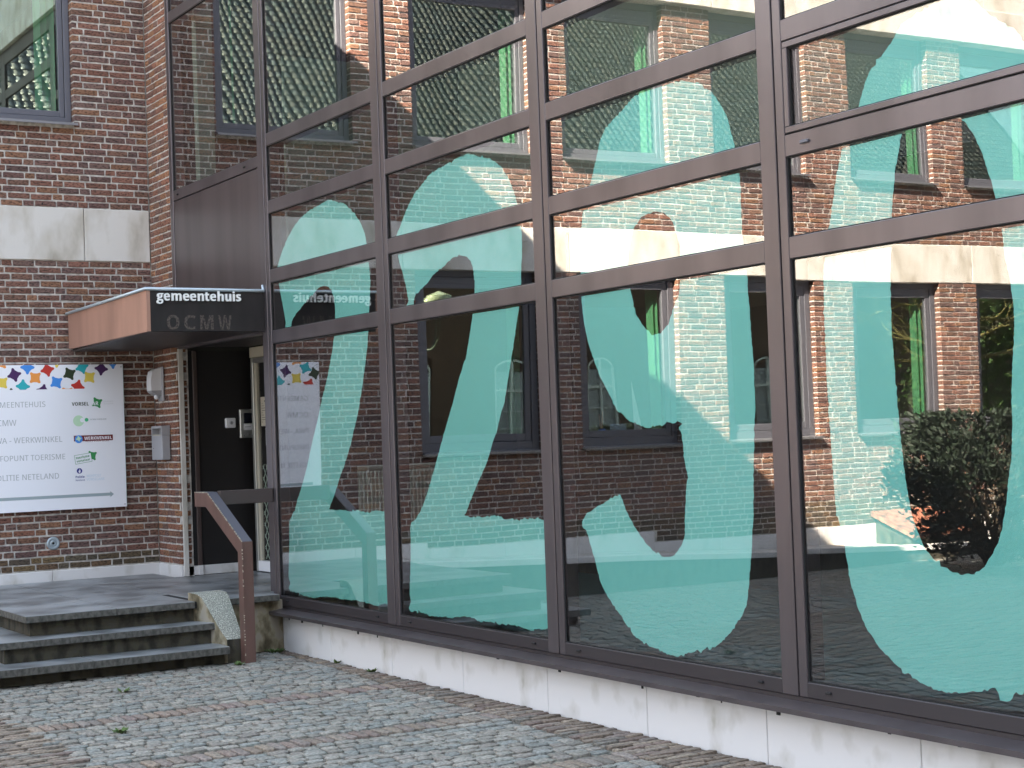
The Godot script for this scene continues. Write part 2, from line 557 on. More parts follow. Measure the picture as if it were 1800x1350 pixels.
func brick_wing():
	var w := thing("brick_wing", "red-brown brick wing with pale concrete bands and rows of dark-framed windows", "building")
	var mortar := node("wall", w)
	# bricks course by course
	var st_shapes := []
	for v in 5: st_shapes.append(brick_shape(0.190, v))
	var hd_shapes := []
	for v in 3: hd_shapes.append(brick_shape(0.090, 10 + v))
	var list := []      # [transform, colour, shape index]
	var j := -4
	while true:
		var y := 0.54 + COURSE * j + 0.0315
		if y > 3.31 and y < 3.815:
			y += 0.0
		if y > 3.32: break
		lay_course(list, y, j, true)
		j += 1
	for k in 42:
		lay_course(list, 3.815 + 0.0615 * k + 0.0325, k + 1, false)
	# the short return by the entrance, turned a quarter
	var turn := Basis(Vector3.UP, -PI / 2)       # local x runs along z, local -z runs into the wall (+x)
	for row in 95:
		var y := 0.54 + 0.0617 * row + 0.0318
		var zz := 0.006
		var seq := [0.09, 0.14, 0.19, 0.09, 0.065] if row % 2 else [0.14, 0.09, 0.09, 0.19, 0.065]
		if row % 4 == 2: seq = [0.19, 0.09, 0.14, 0.09, 0.06]
		for l in seq:
			var ll: float = minf(l * rng.randf_range(0.94, 1.06), 0.60 - zz)
			if ll < 0.03: break
			var t := Transform3D(turn * Basis.from_euler(Vector3(0, 0, rng.randf_range(-0.008, 0.008))).scaled_local(Vector3(ll / (0.19 if ll > 0.12 else 0.09), 1, 1)), Vector3(rng.randf_range(-0.003, 0.002), y + rng.randf_range(-0.0015, 0.0015), zz + ll / 2))
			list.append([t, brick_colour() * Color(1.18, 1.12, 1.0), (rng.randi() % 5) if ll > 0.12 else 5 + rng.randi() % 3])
			zz += ll + 0.011
	# parts: the 300 nearest that the camera sees directly
	var eye := Vector3(-5.151, 1.63, 14.817)
	var seen := []
	var rest := []
	for b in list:
		var p: Vector3 = b[0].origin
		var hidden: bool = p.x < -1.52 or p.y > 5.75 or (p.y < 2.38 and p.y > 1.08 and p.x < -0.32) or (p.y > 2.5 and p.y < 2.83 and p.x > -0.85)
		b.append(p.distance_to(eye) - (0.25 if p.x > -0.01 else 0.0))
		if hidden: rest.append(b)
		else: seen.append(b)
	seen.sort_custom(func(a, b): return a[3] < b[3])
	for i in range(300, seen.size()): rest.append(seen[i])
	var shapes := st_shapes + hd_shapes
	var tinted := {}
	for i in 300:
		var b = seen[i]
		var c: Color = b[1]
		var key := [b[2], int(c.r * 60), int(c.g * 90)]
		if not tinted.has(key): tinted[key] = retint(shapes[b[2]], c)
		put("brick", tinted[key], mats["brick"], mortar, b[0])
	for v in shapes.size():
		var xs := []
		var cs := []
		for b in rest:
			if b[2] == v:
				xs.append(b[0]); cs.append(b[1])
		if xs.size(): many("bricks", shapes[v], mats["brick"], xs, cs, mortar)
	# mortar body behind the bricks, with the openings left free
	var mb := MB.new()
	var zb := -0.32
	var zf := -0.0065
	mb.box(Vector3(-16, -0.2, zb), Vector3(0.0, 1.44, zf))                      # below the lower windows
	mb.box(Vector3(-16, 3.815, zb), Vector3(0.0, 4.585, zf))
	piers(mb, LOW_LEFT, LOW_RIGHT, 1.44, 3.334, zb, zf)
	piers(mb, UP_LEFT, UP_RIGHT, 4.585, 6.40, zb, zf)
	mb.box(Vector3(0.0065, -0.1, -0.32), Vector3(0.11, 6.40, 0.598))             # return
	put("mortar_bed", mb.mesh(), mats["mortar"], mortar)
	# concrete bands in slabs
	var edges := [0.0, -0.62, -2.65, -4.69, -6.72, -8.76, -10.8, -12.8, -16.0]
	for i in edges.size() - 1:
		put("band_slab", bx(Vector3(edges[i + 1] + 0.002, 3.334, -0.31), Vector3(edges[i] - 0.004, 3.815, 0.008), 0.006), mats["concrete"], w)
		put("band_slab", bx(Vector3(edges[i + 1] + 0.002, 6.402, -0.31), Vector3(edges[i] - 0.002, 6.86, 0.085), 0.008), mats["concrete"], w)
	put("band_coping", bx(Vector3(-16, 6.863, -0.35), Vector3(0.0, 7.25, 0.03)), mats["concrete"], w)
	# plinth slabs
	var px := 0.0
	for s in [1.0, 0.99, 0.82, 0.95, 0.95, 0.955, 0.95, 0.95, 0.95, 0.95, 1.0, 1.0, 1.0, 1.0, 1.0]:
		var top := plinth_top(px - 0.3) - 0.004
		put("plinth_slab", bx(Vector3(px - s + 0.002, -0.1, -0.06), Vector3(px - 0.002, top, 0.012), 0.004), mats["white_stone"], w)
		px -= s
	put("plinth_slab", bx(Vector3(-0.012, -0.1, 0.014), Vector3(0.06, 0.536, 0.604), 0.004), mats["white_stone"], w)
	put("weep_hole", bx(Vector3(-1.0035, 3.835, -0.004), Vector3(-0.992, 3.868, 0.0025)), mats["rubber"], w)
	# windows
	for i in UP_LEFT.size():
		window(w, UP_LEFT[i], UP_RIGHT[i], 4.60, 6.40, 0.105, 0.12, i, true)
	for i in LOW_LEFT.size():
		window(w, LOW_LEFT[i], LOW_RIGHT[i], 1.45, 3.334, 0.15, 0.17, i + 20, false)
	# rooms behind: two storeys, closed
	put("room_floor", bx(Vector3(-16, 0.1, -4.4), Vector3(-0.02, 0.5, -0.325)), mats["room_dark"], w)
	put("room_ceiling", bx(Vector3(-16, 3.334, -4.4), Vector3(-0.02, 3.9, -0.325)), mats["room_wall"], w)
	put("roof_slab", bx(Vector3(-16, 6.40, -4.4), Vector3(-0.02, 7.1, -0.325)), mats["room_wall"], w)
	put("back_wall", bx(Vector3(-16, 0.1, -4.7), Vector3(-0.02, 7.1, -4.41)), mats["room_dark"], w)
	for x in [-15.95, -10.6, -4.55, -0.28]:
		put("partition", bx(Vector3(x, 0.5, -4.4), Vector3(x + 0.14, 6.4, -0.325)), mats["room_dark"], w)

func piers(mb: MB, ls: Array, rs: Array, y0: float, y1: float, zb: float, zf: float):
	var x := 0.0
	for i in ls.size():
		mb.box(Vector3(rs[i] + 0.006, y0, zb), Vector3(x, y1, zf))
		x = ls[i] - 0.006
	mb.box(Vector3(-16, y0, zb), Vector3(x, y1, zf))

func lay_course(list: Array, y: float, j: int, low: bool):
	var gaps := []
	var ls: Array = LOW_LEFT if low else UP_LEFT
	var rs: Array = LOW_RIGHT if low else UP_RIGHT
	var wy0: float = 1.44 if low else 4.585
	if y > wy0 - 0.01:
		for i in ls.size(): gaps.append([ls[i], rs[i]])
	var free := []
	var x1 := 0.0
	for g in gaps:
		free.append([g[1], x1]); x1 = g[0]
	free.append([-15.0, x1])
	# the course as it would run without openings
	var cuts := []
	var x := 0.565 + (0.2525 if j % 2 else 0.0) + 0.05 * sin(j * 12.9)
	var kind := 0
	while x > -15.0:
		var l := (0.09 if kind % 3 == 2 else 0.19) * rng.randf_range(0.97, 1.03)
		cuts.append([x - l, x])
		x -= l + 0.0117
		kind += 1
	for f in free:
		var f1: float = f[1] - (0.004 if f[1] == 0.0 else 0.0)
		var run := []
		for c in cuts:
			var lo: float = maxf(c[0], f[0])
			var hi: float = minf(c[1], f1)
			if hi - lo > 0.004: run.append([lo, hi])
		if run.is_empty(): continue
		# the course ends flush at an opening; a sliver there joins its neighbour
		run[0][1] = f1
		run[-1][0] = f[0]
		if run.size() > 1 and run[0][1] - run[0][0] < 0.045:
			run[1][1] = f1; run.remove_at(0)
		if run.size() > 1 and run[-1][1] - run[-1][0] < 0.045:
			run[-2][0] = f[0]; run.remove_at(run.size() - 1)
		for q in run:
			var mid: float = (q[0] + q[1]) / 2
			if y - 0.03 < plinth_top(mid) - 0.015 or y > 6.385: continue
			var ll: float = q[1] - q[0]
			var big := ll > 0.12
			var t := Transform3D(Basis.from_euler(Vector3(rng.randf_range(-0.012, 0.012), rng.randf_range(-0.012, 0.012), rng.randf_range(-0.008, 0.008))).scaled_local(Vector3(ll / (0.19 if big else 0.09), rng.randf_range(0.95, 1.01), 1)), Vector3(mid, y + rng.randf_range(-0.0016, 0.0016), rng.randf_range(-0.002, 0.003)))
			var col := brick_colour()
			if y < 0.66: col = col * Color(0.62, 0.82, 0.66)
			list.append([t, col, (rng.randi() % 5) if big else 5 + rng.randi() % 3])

func window(w: Node3D, xl: float, xr: float, y0: float, y1: float, fs: float, fb: float, idx: int, upper: bool):
	var o := node("window", w)
	var zf := -0.085
	var top := 0.26 if upper else 0.20
	# outer frame, then casement set back a little
	var mb := MB.new()
	var e := fs * 0.52
	mb.cbox(Vector3(xl, y0, -0.17), Vector3(xl + e, y1, zf), 0.003)
	mb.cbox(Vector3(xr - e, y0, -0.17), Vector3(xr, y1, zf), 0.003)
	mb.cbox(Vector3(xl + e, y0, -0.17), Vector3(xr - e, y0 + fb * 0.52, zf - 0.001), 0.003)
	mb.cbox(Vector3(xl + e, y1 - top * 0.3, -0.17), Vector3(xr - e, y1, zf - 0.001), 0.003)
	put("frame", mb.mesh(), mats["window_frame"], o)
	mb = MB.new()
	var z2 := zf - 0.014
	var a := xl + e + 0.003
	var b := xr - e - 0.003
	var c := y0 + fb * 0.52 + 0.003
	var d := y1 - top * 0.3 - 0.003
	mb.cbox(Vector3(a, c, -0.16), Vector3(xl + fs, d, z2), 0.004)
	mb.cbox(Vector3(xr - fs, c, -0.16), Vector3(b, d, z2), 0.004)
	mb.cbox(Vector3(xl + fs, c, -0.16), Vector3(xr - fs, y0 + fb, z2 - 0.001), 0.004)
	mb.cbox(Vector3(xl + fs, y1 - top + 0.035, -0.16), Vector3(xr - fs, d, z2 - 0.001), 0.004)
	put("casement", mb.mesh(), mats["window_frame"], o)
	for k in 2:
		put("shutter_slat", bx(Vector3(xl + fs, y1 - top + 0.02 + 0.045 * k, -0.15), Vector3(xr - fs, y1 - top + 0.055 + 0.045 * k, z2 + 0.006 - 0.004 * k), 0.003), mats["window_frame"], o)
	# glass: mirror coat in front, clear pane behind
	var gx0 := xl + fs - 0.01
	var gx1 := xr - fs + 0.01
	var gy0 := y0 + fb - 0.01
	var gy1 := y1 - top + 0.03
	put("pane_coating", wavy(func(u, v): return Vector3(lerpf(gx0, gx1, u), lerpf(gy0, gy1, v), -0.1215), Vector3(0, 0, 1), idx, 0.0016, 1), mats["mirror_coat"], o)
	put("pane", wavy(func(u, v): return Vector3(lerpf(gx0, gx1, u), lerpf(gy0, gy1, v), -0.1225), Vector3(0, 0, 1), idx, 0.0016, 1), mats["glass"], o)
	# metal sill with drip edge
	mb = MB.new()
	mb.plate(PackedVector2Array([Vector2(-0.10, y0 + 0.004), Vector2(0.075, y0 - 0.012), Vector2(0.075, y0 - 0.034), Vector2(0.069, y0 - 0.034), Vector2(0.069, y0 - 0.018), Vector2(-0.10, y0 - 0.006)]), Transform3D(Basis(Vector3(0, 0, 1), Vector3(0, 1, 0), Vector3(-1, 0, 0)), Vector3(xr + 0.015, 0, 0)), xr - xl + 0.03)
	put("sill", mb.mesh(), mats["metal_sill"], o)
	put("window_board", bx(Vector3(xl, y0 + fb * 0.4 - 0.03, -0.42), Vector3(xr, y0 + fb * 0.4, -0.172)), mats["room_wall"], o)
	# vertical blind slats drawn to one side
	var n := 2 if idx != 0 else 3
	for k in n:
		var bxx := (xr - fs - 0.03 - 0.062 * k) if idx == 0 else (xl + fs + 0.03 + 0.062 * k)
		var ang := deg_to_rad(62.0 + 9.0 * sin(k * 2.3 + idx))
		var h := 0.082 if k > 0 else 0.095
		var sl := MB.new()
		sl.box(Vector3(-h / 2, y0 + fb, -0.0006), Vector3(h / 2, y1 - top + 0.05, 0.0006))
		put("blind_slat", sl.mesh(), mats["curtain"], o, Transform3D(Basis(Vector3.UP, ang if idx != 0 else -ang), Vector3(bxx, 0, -0.215)))

func wavy(f: Callable, n0: Vector3, seed_: int, amp: float, sheets: int) -> ArrayMesh:
	# a pane, never quite flat: its normals lean by a fraction of a degree
	var r := RandomNumberGenerator.new()
	r.seed = 900 + seed_
	var p := []
	for i in 8: p.append(r.randf_range(0, TAU))
	var lean := Vector2(r.randf_range(-1, 1), r.randf_range(-1, 1)) * amp * 0.25
	var nu := 9
	var nv := 9
	var u_dir: Vector3 = (f.call(1.0, 0.0) - f.call(0.0, 0.0)).normalized()
	var v_dir: Vector3 = (f.call(0.0, 1.0) - f.call(0.0, 0.0)).normalized()
	var lu: float = (f.call(1.0, 0.0) - f.call(0.0, 0.0)).length()
	var lv: float = (f.call(0.0, 1.0) - f.call(0.0, 0.0)).length()
	var V := PackedVector3Array(); var N := PackedVector3Array(); var I := PackedInt32Array()
	var flip := u_dir.cross(v_dir).dot(n0) < 0
	for s in sheets:
		var base := V.size()
		for iv in nv + 1:
			for iu in nu + 1:
				var u := float(iu) / nu
				var v := float(iv) / nv
				V.append(f.call(u, v) - n0 * 0.0009 * s)
				var du := lean.x + amp * (0.55 * sin(u * lu * 3.1 + v * lv * 1.0 + p[0]) + 0.45 * sin(u * lu * 5.9 + p[1]) * cos(v * lv * 2.7 + p[2]) + 0.7 * (u - 0.5) * sin(p[6]))
				var dv := lean.y + amp * (0.5 * sin(v * lv * 2.6 + p[3]) + 0.4 * sin(v * lv * 5.1 + p[4]) * cos(u * lu * 3.3 + p[5]) + 0.7 * (v - 0.5) * sin(p[7]))
				N.append((n0 + u_dir * du + v_dir * dv).normalized())
		for iv in nv:
			for iu in nu:
				var a := base + iv * (nu + 1) + iu
				var q := [a, a + 1, a + nu + 2, a + nu + 1]
				if flip: q = [a, a + nu + 1, a + nu + 2, a + 1]
				I.append_array(PackedInt32Array([q[0], q[2], q[1], q[0], q[3], q[2]]))
	var arr := []
	arr.resize(Mesh.ARRAY_MAX)
	arr[Mesh.ARRAY_VERTEX] = V; arr[Mesh.ARRAY_NORMAL] = N; arr[Mesh.ARRAY_INDEX] = I
	var m := ArrayMesh.new()
	m.add_surface_from_arrays(Mesh.PRIMITIVE_TRIANGLES, arr)
	return m

# ---------------------------------------------------------------- glass wing (face x = 0)
const ROW_BOTTOM := [0.416, 2.495, 2.975, 3.519, 4.052, 5.93]
const ROW_TOP := [2.393, 2.872, 3.418, 3.952, 5.825, 6.24]
const MULL := [[2.640, 2.815], [4.668, 4.846], [6.711, 6.886], [8.769, 8.945], [10.83, 11.005], [12.87, 13.045], [14.91, 15.085]]

func glass_wing():
	var w := thing("glass_wing", "tall bronze-framed glass curtain wall on a pale stone plinth mirroring the brick wing", "glass facade")
	var br: Material = mats["bronze"]
	# mullions: two half profiles with a dark groove between
	for i in MULL.size():
		var o := node("mullion", w)
		var z0: float = MULL[i][0]
		var z1: float = MULL[i][1]
		var g: float = lerpf(z0, z1, 0.66)
		var y0 := 0.345 if i > 0 else 0.30
		put("half_profile", bx(Vector3(-0.016, y0, z0), Vector3(0.10, 6.40, g - 0.005), 0.003), br, o)
		put("half_profile", bx(Vector3(-0.014, y0, g + 0.004), Vector3(0.10, 6.40, z1), 0.003), br, o)
		put("groove", bx(Vector3(-0.004, y0, g - 0.005), Vector3(0.09, 6.40, g + 0.004)), mats["groove"], o)
	# bays
	for i in MULL.size() - 1:
		var a: float = MULL[i][1]
		var b: float = MULL[i + 1][0]
		var prev := 0.345
		for r in ROW_BOTTOM.size():
			put("transom", bx(Vector3(-0.0135, prev, a + 0.0005), Vector3(0.095, ROW_BOTTOM[r], b - 0.0005), 0.003), mats["shaded_bronze"] if r == 0 else br, w)
			prev = ROW_TOP[r]
			var vent: bool = i == 3 and r == 2
			var zz0 := a
			var zz1 := b
			var yy0: float = ROW_BOTTOM[r]
			var yy1: float = ROW_TOP[r]
			if vent:
				# an opening sash with its own frame and shadow gap
				var o := node("vent_sash", w)
				var mb := MB.new()
				var f := 0.036
				mb.cbox(Vector3(-0.017, yy0 + 0.006, a + 0.008), Vector3(0.06, yy0 + f, b - 0.008), 0.003)
				mb.cbox(Vector3(-0.017, yy1 - f, a + 0.008), Vector3(0.06, yy1 - 0.006, b - 0.008), 0.003)
				mb.cbox(Vector3(-0.0171, yy0 + f, a + 0.008), Vector3(0.06, yy1 - f, a + f + 0.004), 0.003)
				mb.cbox(Vector3(-0.0171, yy0 + f, b - f - 0.004), Vector3(0.06, yy1 - f, b - 0.008), 0.003)
				put("sash_frame", mb.mesh(), br, o)
				put("shadow_gap", bead(yy0 + 0.002, yy1 - 0.002, a + 0.002, b - 0.002), mats["groove"], o)
				zz0 = a + f + 0.004; zz1 = b - f - 0.004; yy0 += f; yy1 -= f
			put("pane", wavy(func(u, v): return Vector3(0.0035, lerpf(yy0 - 0.004, yy1 + 0.004, v), lerpf(zz0 - 0.004, zz1 + 0.004, u)), Vector3(-1, 0, 0), i * 10 + r, 0.0017, 4), mats["glass"], w)
			put("bead", bead(yy0, yy1, zz0, zz1), mats["rubber"], w)
		put("transom", bx(Vector3(-0.0135, prev, a + 0.0005), Vector3(0.095, 6.40, b - 0.0005), 0.003), br, w)
		# drain caps on the bottom rail
		for zc in [a + 0.13, b - 0.17]:
			var cap := MB.new()
			cap.cbox(Vector3(-0.024, 0.377, zc), Vector3(-0.0125, 0.389, zc + 0.035), 0.003)
			put("drain_cap", cap.mesh(), mats["groove"], w)
	put("drain_cap", bx(Vector3(-0.027, 2.915, 9.06), Vector3(-0.0125, 2.93, 9.115), 0.003), mats["window_frame"], w)
	# bay over the entrance: panel below, glass above
	var za := 0.69
	var zb := 2.640
	put("end_profile", bx(Vector3(-0.016, 2.5, 0.615), Vector3(0.10, 6.40, za), 0.003), br, w)
	put("end_profile", bx(Vector3(-0.012, 2.5, 0.602), Vector3(0.08, 6.40, 0.612), 0.002), mats["steel"], w)
	var bay := [[3.905, 5.425], [5.522, 6.24]]
	for r in 2:
		var lo: float = bay[r][0]
		var hi: float = bay[r][1]
		put("pane", wavy(func(u, v): return Vector3(0.0035, lerpf(lo - 0.004, hi + 0.004, v), lerpf(za - 0.004, zb + 0.004, u)), Vector3(-1, 0, 0), 90 + r, 0.0016, 4), mats["glass"], w)
		put("bead", bead(lo, hi, za, zb), mats["rubber"], w)
	put("transom", bx(Vector3(-0.0135, 3.815, za), Vector3(0.095, 3.905, zb), 0.003), br, w)
	put("transom", bx(Vector3(-0.0135, 5.425, za), Vector3(0.095, 5.522, zb), 0.003), br, w)
	put("transom", bx(Vector3(-0.0135, 6.24, za), Vector3(0.095, 6.40, zb), 0.003), br, w)
	for zc in [0.80, 2.36]:
		put("drain_cap", bx(Vector3(-0.024, 3.85, zc), Vector3(-0.0125, 3.863, zc + 0.03), 0.003), mats["groove"], w)
	put("spandrel_panel", bx(Vector3(-0.010, 2.48, za + 0.002), Vector3(0.05, 3.808, zb - 0.002), 0.004), mats["bronze_panel"], w)
	# base rail, sill and plinth
	put("base_rail", bx(Vector3(-0.006, 0.262, 2.82), Vector3(0.09, 0.342, 15.1)), mats["shaded_bronze"], w)
	var mb := MB.new()
	mb.plate(PackedVector2Array([Vector2(-0.008, 0.322), Vector2(-0.13, 0.308), Vector2(-0.13, 0.283), Vector2(-0.122, 0.283), Vector2(-0.122, 0.298), Vector2(-0.008, 0.306)]), Transform3D(Basis(Vector3(1, 0, 0), Vector3(0, 1, 0), Vector3(0, 0, 1)), Vector3(0, 0, 2.80)), 12.3)
	put("sill", mb.mesh(), mats["bronze"], w)
	var joints := [2.84, 2.90, 3.72, 4.707, 5.688, 6.683, 7.662, 8.64, 9.653, 10.64, 11.63, 12.62, 13.61, 15.1]
	for i in joints.size() - 1:
		put("plinth_slab", bx(Vector3(-0.012, -0.1, joints[i] + 0.002), Vector3(0.09, 0.30, joints[i + 1] - 0.002), 0.003), mats["white_stone"], w)
	# dirt flakes hanging under the sill
	mb = MB.new()
	mb.flat()
	for i in 70:
		var z := 2.95 + pow(rng.randf(), 1.3) * 7.0
		var h := rng.randf_range(0.006, 0.03) * (1.0 if rng.randf() < 0.25 else 0.45)
		var wd := rng.randf_range(0.006, 0.03)
		mb.box(Vector3(-0.016, 0.262 - h, z), Vector3(-0.0122, 0.275, z + wd))
	var fl := put("dirt_flakes", mb.mesh(), mats["rubber"], w)
	fl.set_meta("kind", "stuff")
	# concrete eaves beam and parapet
	var ed := [0.0, 2.73, 6.8, 10.9, 15.1, 22.0]
	for i in ed.size() - 1:
		put("band_slab", bx(Vector3(-0.06, 6.402, ed[i] + 0.09), Vector3(0.35, 6.86, ed[i + 1] + 0.086), 0.006), mats["concrete"], w)
	put("parapet", bx(Vector3(0.0, 6.862, 0.0), Vector3(0.3, 7.37, 22.1)), mats["concrete"], w)
	# body of the wing: closed room behind the glass
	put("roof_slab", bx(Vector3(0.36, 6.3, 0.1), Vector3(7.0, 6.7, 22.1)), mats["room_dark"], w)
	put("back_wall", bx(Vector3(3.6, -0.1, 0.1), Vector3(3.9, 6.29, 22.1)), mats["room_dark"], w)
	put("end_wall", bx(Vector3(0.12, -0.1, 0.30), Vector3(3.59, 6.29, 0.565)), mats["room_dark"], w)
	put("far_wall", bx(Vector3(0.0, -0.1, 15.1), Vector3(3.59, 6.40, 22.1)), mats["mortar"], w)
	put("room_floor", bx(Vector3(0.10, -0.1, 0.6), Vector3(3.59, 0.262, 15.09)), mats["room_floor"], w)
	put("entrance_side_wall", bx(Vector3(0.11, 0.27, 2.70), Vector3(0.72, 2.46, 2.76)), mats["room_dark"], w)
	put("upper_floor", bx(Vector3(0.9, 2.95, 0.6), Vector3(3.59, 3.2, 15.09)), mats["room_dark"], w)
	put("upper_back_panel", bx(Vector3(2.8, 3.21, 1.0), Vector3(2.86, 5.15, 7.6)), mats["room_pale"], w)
	put("upper_side_panel", bx(Vector3(0.96, 3.21, 0.96), Vector3(2.79, 5.15, 0.999)), mats["room_pale"], w)
	put("interior_post", bx(Vector3(0.13, 3.2, 0.9), Vector3(0.28, 6.29, 1.0)), mats["room_pale"], w)
	# ribbed radiators along the inner end wall
	var t := node("radiator", w)
	put("panel", bx(Vector3(1.36, 0.42, 1.0), Vector3(2.42, 1.35, 1.03)), mats["radiator"], t)
	for k in 26:
		put("rib", bx(Vector3(1.37 + 0.0402 * k, 0.45, 1.031), Vector3(1.387 + 0.0402 * k, 1.32, 1.05), 0.003), mats["radiator"], t)
	put("top_grille", bx(Vector3(1.35, 1.325, 0.99), Vector3(2.43, 1.365, 1.06), 0.004), mats["radiator"], t)

func bead(y0: float, y1: float, z0: float, z1: float) -> ArrayMesh:
	# rubber glazing bead round a pane
	var mb := MB.new()
	var e := 0.006
	mb.box(Vector3(-0.003, y0 - 0.001, z0 - 0.001), Vector3(0.0025, y0 + e, z1 + 0.001))
	mb.box(Vector3(-0.003, y1 - e, z0 - 0.001), Vector3(0.0025, y1 + 0.001, z1 + 0.001))
	mb.box(Vector3(-0.003, y0 + e, z0 - 0.001), Vector3(0.0025, y1 - e, z0 + e))
	mb.box(Vector3(-0.003, y0 + e, z1 - e), Vector3(0.0025, y1 - e, z1 + 0.001))
	return mb.mesh()

func pts(flat: Array) -> PackedVector2Array:
	var p := PackedVector2Array()
	for i in range(0, flat.size(), 2):
		p.append(Vector2(flat[i], flat[i + 1]) / 1000.0)
	return p

func ragged(p: PackedVector2Array, s: int, amp: float) -> PackedVector2Array:
	# a torn brush edge: short steps with small jags and here and there a longer burr
	var r := RandomNumberGenerator.new()
	r.seed = s
	var o := PackedVector2Array()
	for i in p.size():
		var a := p[i]
		var b := p[(i + 1) % p.size()]
		var l := a.distance_to(b)
		var n := maxi(1, int(l / 0.014))
		var nrm := (b - a).orthogonal().normalized()
		for k in n:
			var t := float(k) / n
			var level := absf(nrm.y) > 0.75
			var j := r.randf_range(-1, 1) * amp * (1.9 if level else 1.0)
			if r.randf() < (0.12 if level else 0.05): j *= 2.8
			o.append(a.lerp(b, t) + nrm * j * (0.25 if k == 0 else 1.0))
	return o

func numerals():
	var two_a := [2907,2975, 3016,3097, 3082,3153, 3172,3212, 3247,3255, 3345,3296, 3429,3323, 3512,3341, 3648,3356, 3784,3370, 3895,3379, 3980,3362, 4086,3333, 4167,3308, 4247,3265, 4345,3198, 4421,3125, 4466,3058, 4490,2979, 4511,2857, 4523,2760, 4524,2696, 4512,2609, 4489,2499, 4469,2381, 4445,2263, 4350,2000, 4259,1802, 4135,1601, 4064,1503, 4003,1425, 3944,1371, 3836,1231, 3725,1112, 3839,1103, 3955,1111, 4096,1100, 4203,1114, 4290,1104, 4378,1099, 4448,1116, 4550,1118, 4650,1109, 4673,1090, 4669,1041, 4677,816, 4669,485, 4569,471, 4447,451, 4329,461, 4153,468, 4009,462, 3862,457, 3789,467, 3674,460, 3520,454, 3401,437, 3281,438, 3189,444, 3099,456, 2975,456, 2933,478, 2969,519, 2940,569, 2968,773, 2992,1003, 3042,1047, 3109,1099, 3167,1184, 3223,1243, 3347,1413, 3466,1611, 3562,1752, 3659,1919, 3771,2083, 3869,2271, 3909,2380, 3938,2498, 3942,2585, 3925,2661, 3896,2710, 3824,2750, 3748,2762, 3669,2754, 3599,2729, 3529,2705, 3411,2660, 3290,2611, 3217,2578, 3165,2543, 3138,2496, 3030,2499, 3045,2542, 3006,2664, 2976,2746, 2955,2797, 2935,2848]
	var two_b := [4931,2975, 5016,3056, 5091,3137, 5161,3191, 5233,3235, 5331,3283, 5426,3322, 5538,3345, 5647,3358, 5790,3374, 5894,3380, 5962,3378, 6044,3354, 6190,3313, 6268,3280, 6332,3245, 6413,3163, 6473,3076, 6512,2982, 6538,2903, 6548,2805, 6543,2693, 6525,2582, 6519,2494, 6489,2381, 6448,2262, 6394,2117, 6353,2005, 6272,1802, 6241,1762, 6209,1700, 6176,1638, 6120,1569, 6069,1487, 6031,1434, 5980,1381, 5917,1316, 5865,1256, 5813,1197, 5760,1129, 5735,1117, 5770,1109, 5830,1101, 5926,1113, 5960,1105, 6088,1119, 6190,1119, 6223,1100, 6312,1107, 6399,1099, 6443,1108, 6550,1117, 6624,1115, 6685,1106, 6723,1085, 6713,1057, 6681,1047, 6691,964, 6695,803, 6701,660, 6713,546, 6722,478, 6629,467, 6547,460, 6482,447, 6376,460, 6267,463, 6108,458, 6031,462, 5855,453, 5844,465, 5785,468, 5713,472, 5565,459, 5501,449, 5439,451, 5336,444, 5219,438, 5181,454, 5112,454, 5047,456, 4966,448, 4937,473, 4971,515, 4954,563, 4975,710, 4998,916, 4993,1004, 5010,1042, 5094,1083, 5143,1122, 5156,1129, 5266,1263, 5383,1436, 5470,1578, 5555,1705, 5639,1823, 5737,1989, 5831,2115, 5895,2268, 5934,2386, 5966,2501, 5971,2564, 5960,2649, 5939,2701, 5882,2741, 5778,2764, 5710,2757, 5638,2734, 5564,2706, 5472,2681, 5396,2646, 5319,2612, 5251,2588, 5182,2558, 5157,2525, 5159,2498, 5053,2502, 5085,2531, 5068,2595, 5037,2681, 5012,2737, 4976,2796, 4952,2863]
	var nine := [7333,3081, 7363,3145, 7404,3224, 7457,3277, 7533,3310, 7607,3338, 7678,3376, 7751,3399, 7831,3414, 7927,3415, 8051,3408, 8170,3390, 8286,3358, 8375,3303, 8447,3226, 8508,3130, 8545,3011, 8569,2909, 8581,2828, 8581,2679, 8580,2550, 8594,2473, 8603,2356, 8613,2165, 8626,1925, 8627,1704, 8612,1613, 8594,1392, 8580,1199, 8558,1032, 8520,828, 8501,744, 8444,664, 8360,593, 8279,535, 8203,500, 8077,479, 7985,456, 7905,432, 7802,442, 7708,461, 7615,485, 7534,511, 7465,569, 7413,615, 7342,669, 7289,722, 7234,787, 7201,877, 7162,968, 7117,1061, 7078,1085, 7077,1110, 7123,1153, 7232,1198, 7323,1230, 7398,1256, 7463,1266, 7483,1236, 7506,1187, 7545,1139, 7584,1095, 7638,1044, 7702,998, 7770,962, 7835,947, 7900,951, 7955,977, 7997,1019, 8024,1066, 8031,1167, 8045,1254, 8055,1324, 8071,1362, 8049,1447, 8042,1518, 8028,1596, 8007,1620, 8042,1640, 8000,1655, 7985,1648, 7881,1638, 7814,1633, 7723,1626, 7637,1644, 7555,1676, 7457,1731, 7392,1817, 7324,1902, 7275,1981, 7215,2094, 7191,2163, 7173,2225, 7157,2338, 7158,2514, 7160,2636, 7173,2730, 7196,2823, 7236,2907, 7288,2996]
	var nine_hole := [7641,2336, 7669,2236, 7727,2174, 7805,2114, 7886,2115, 7954,2157, 8004,2241, 8055,2308, 8071,2383, 8079,2458, 8076,2552, 8056,2622, 8028,2685, 7966,2737, 7899,2756, 7817,2757, 7746,2742, 7692,2707, 7655,2651, 7629,2582, 7614,2492, 7628,2383]
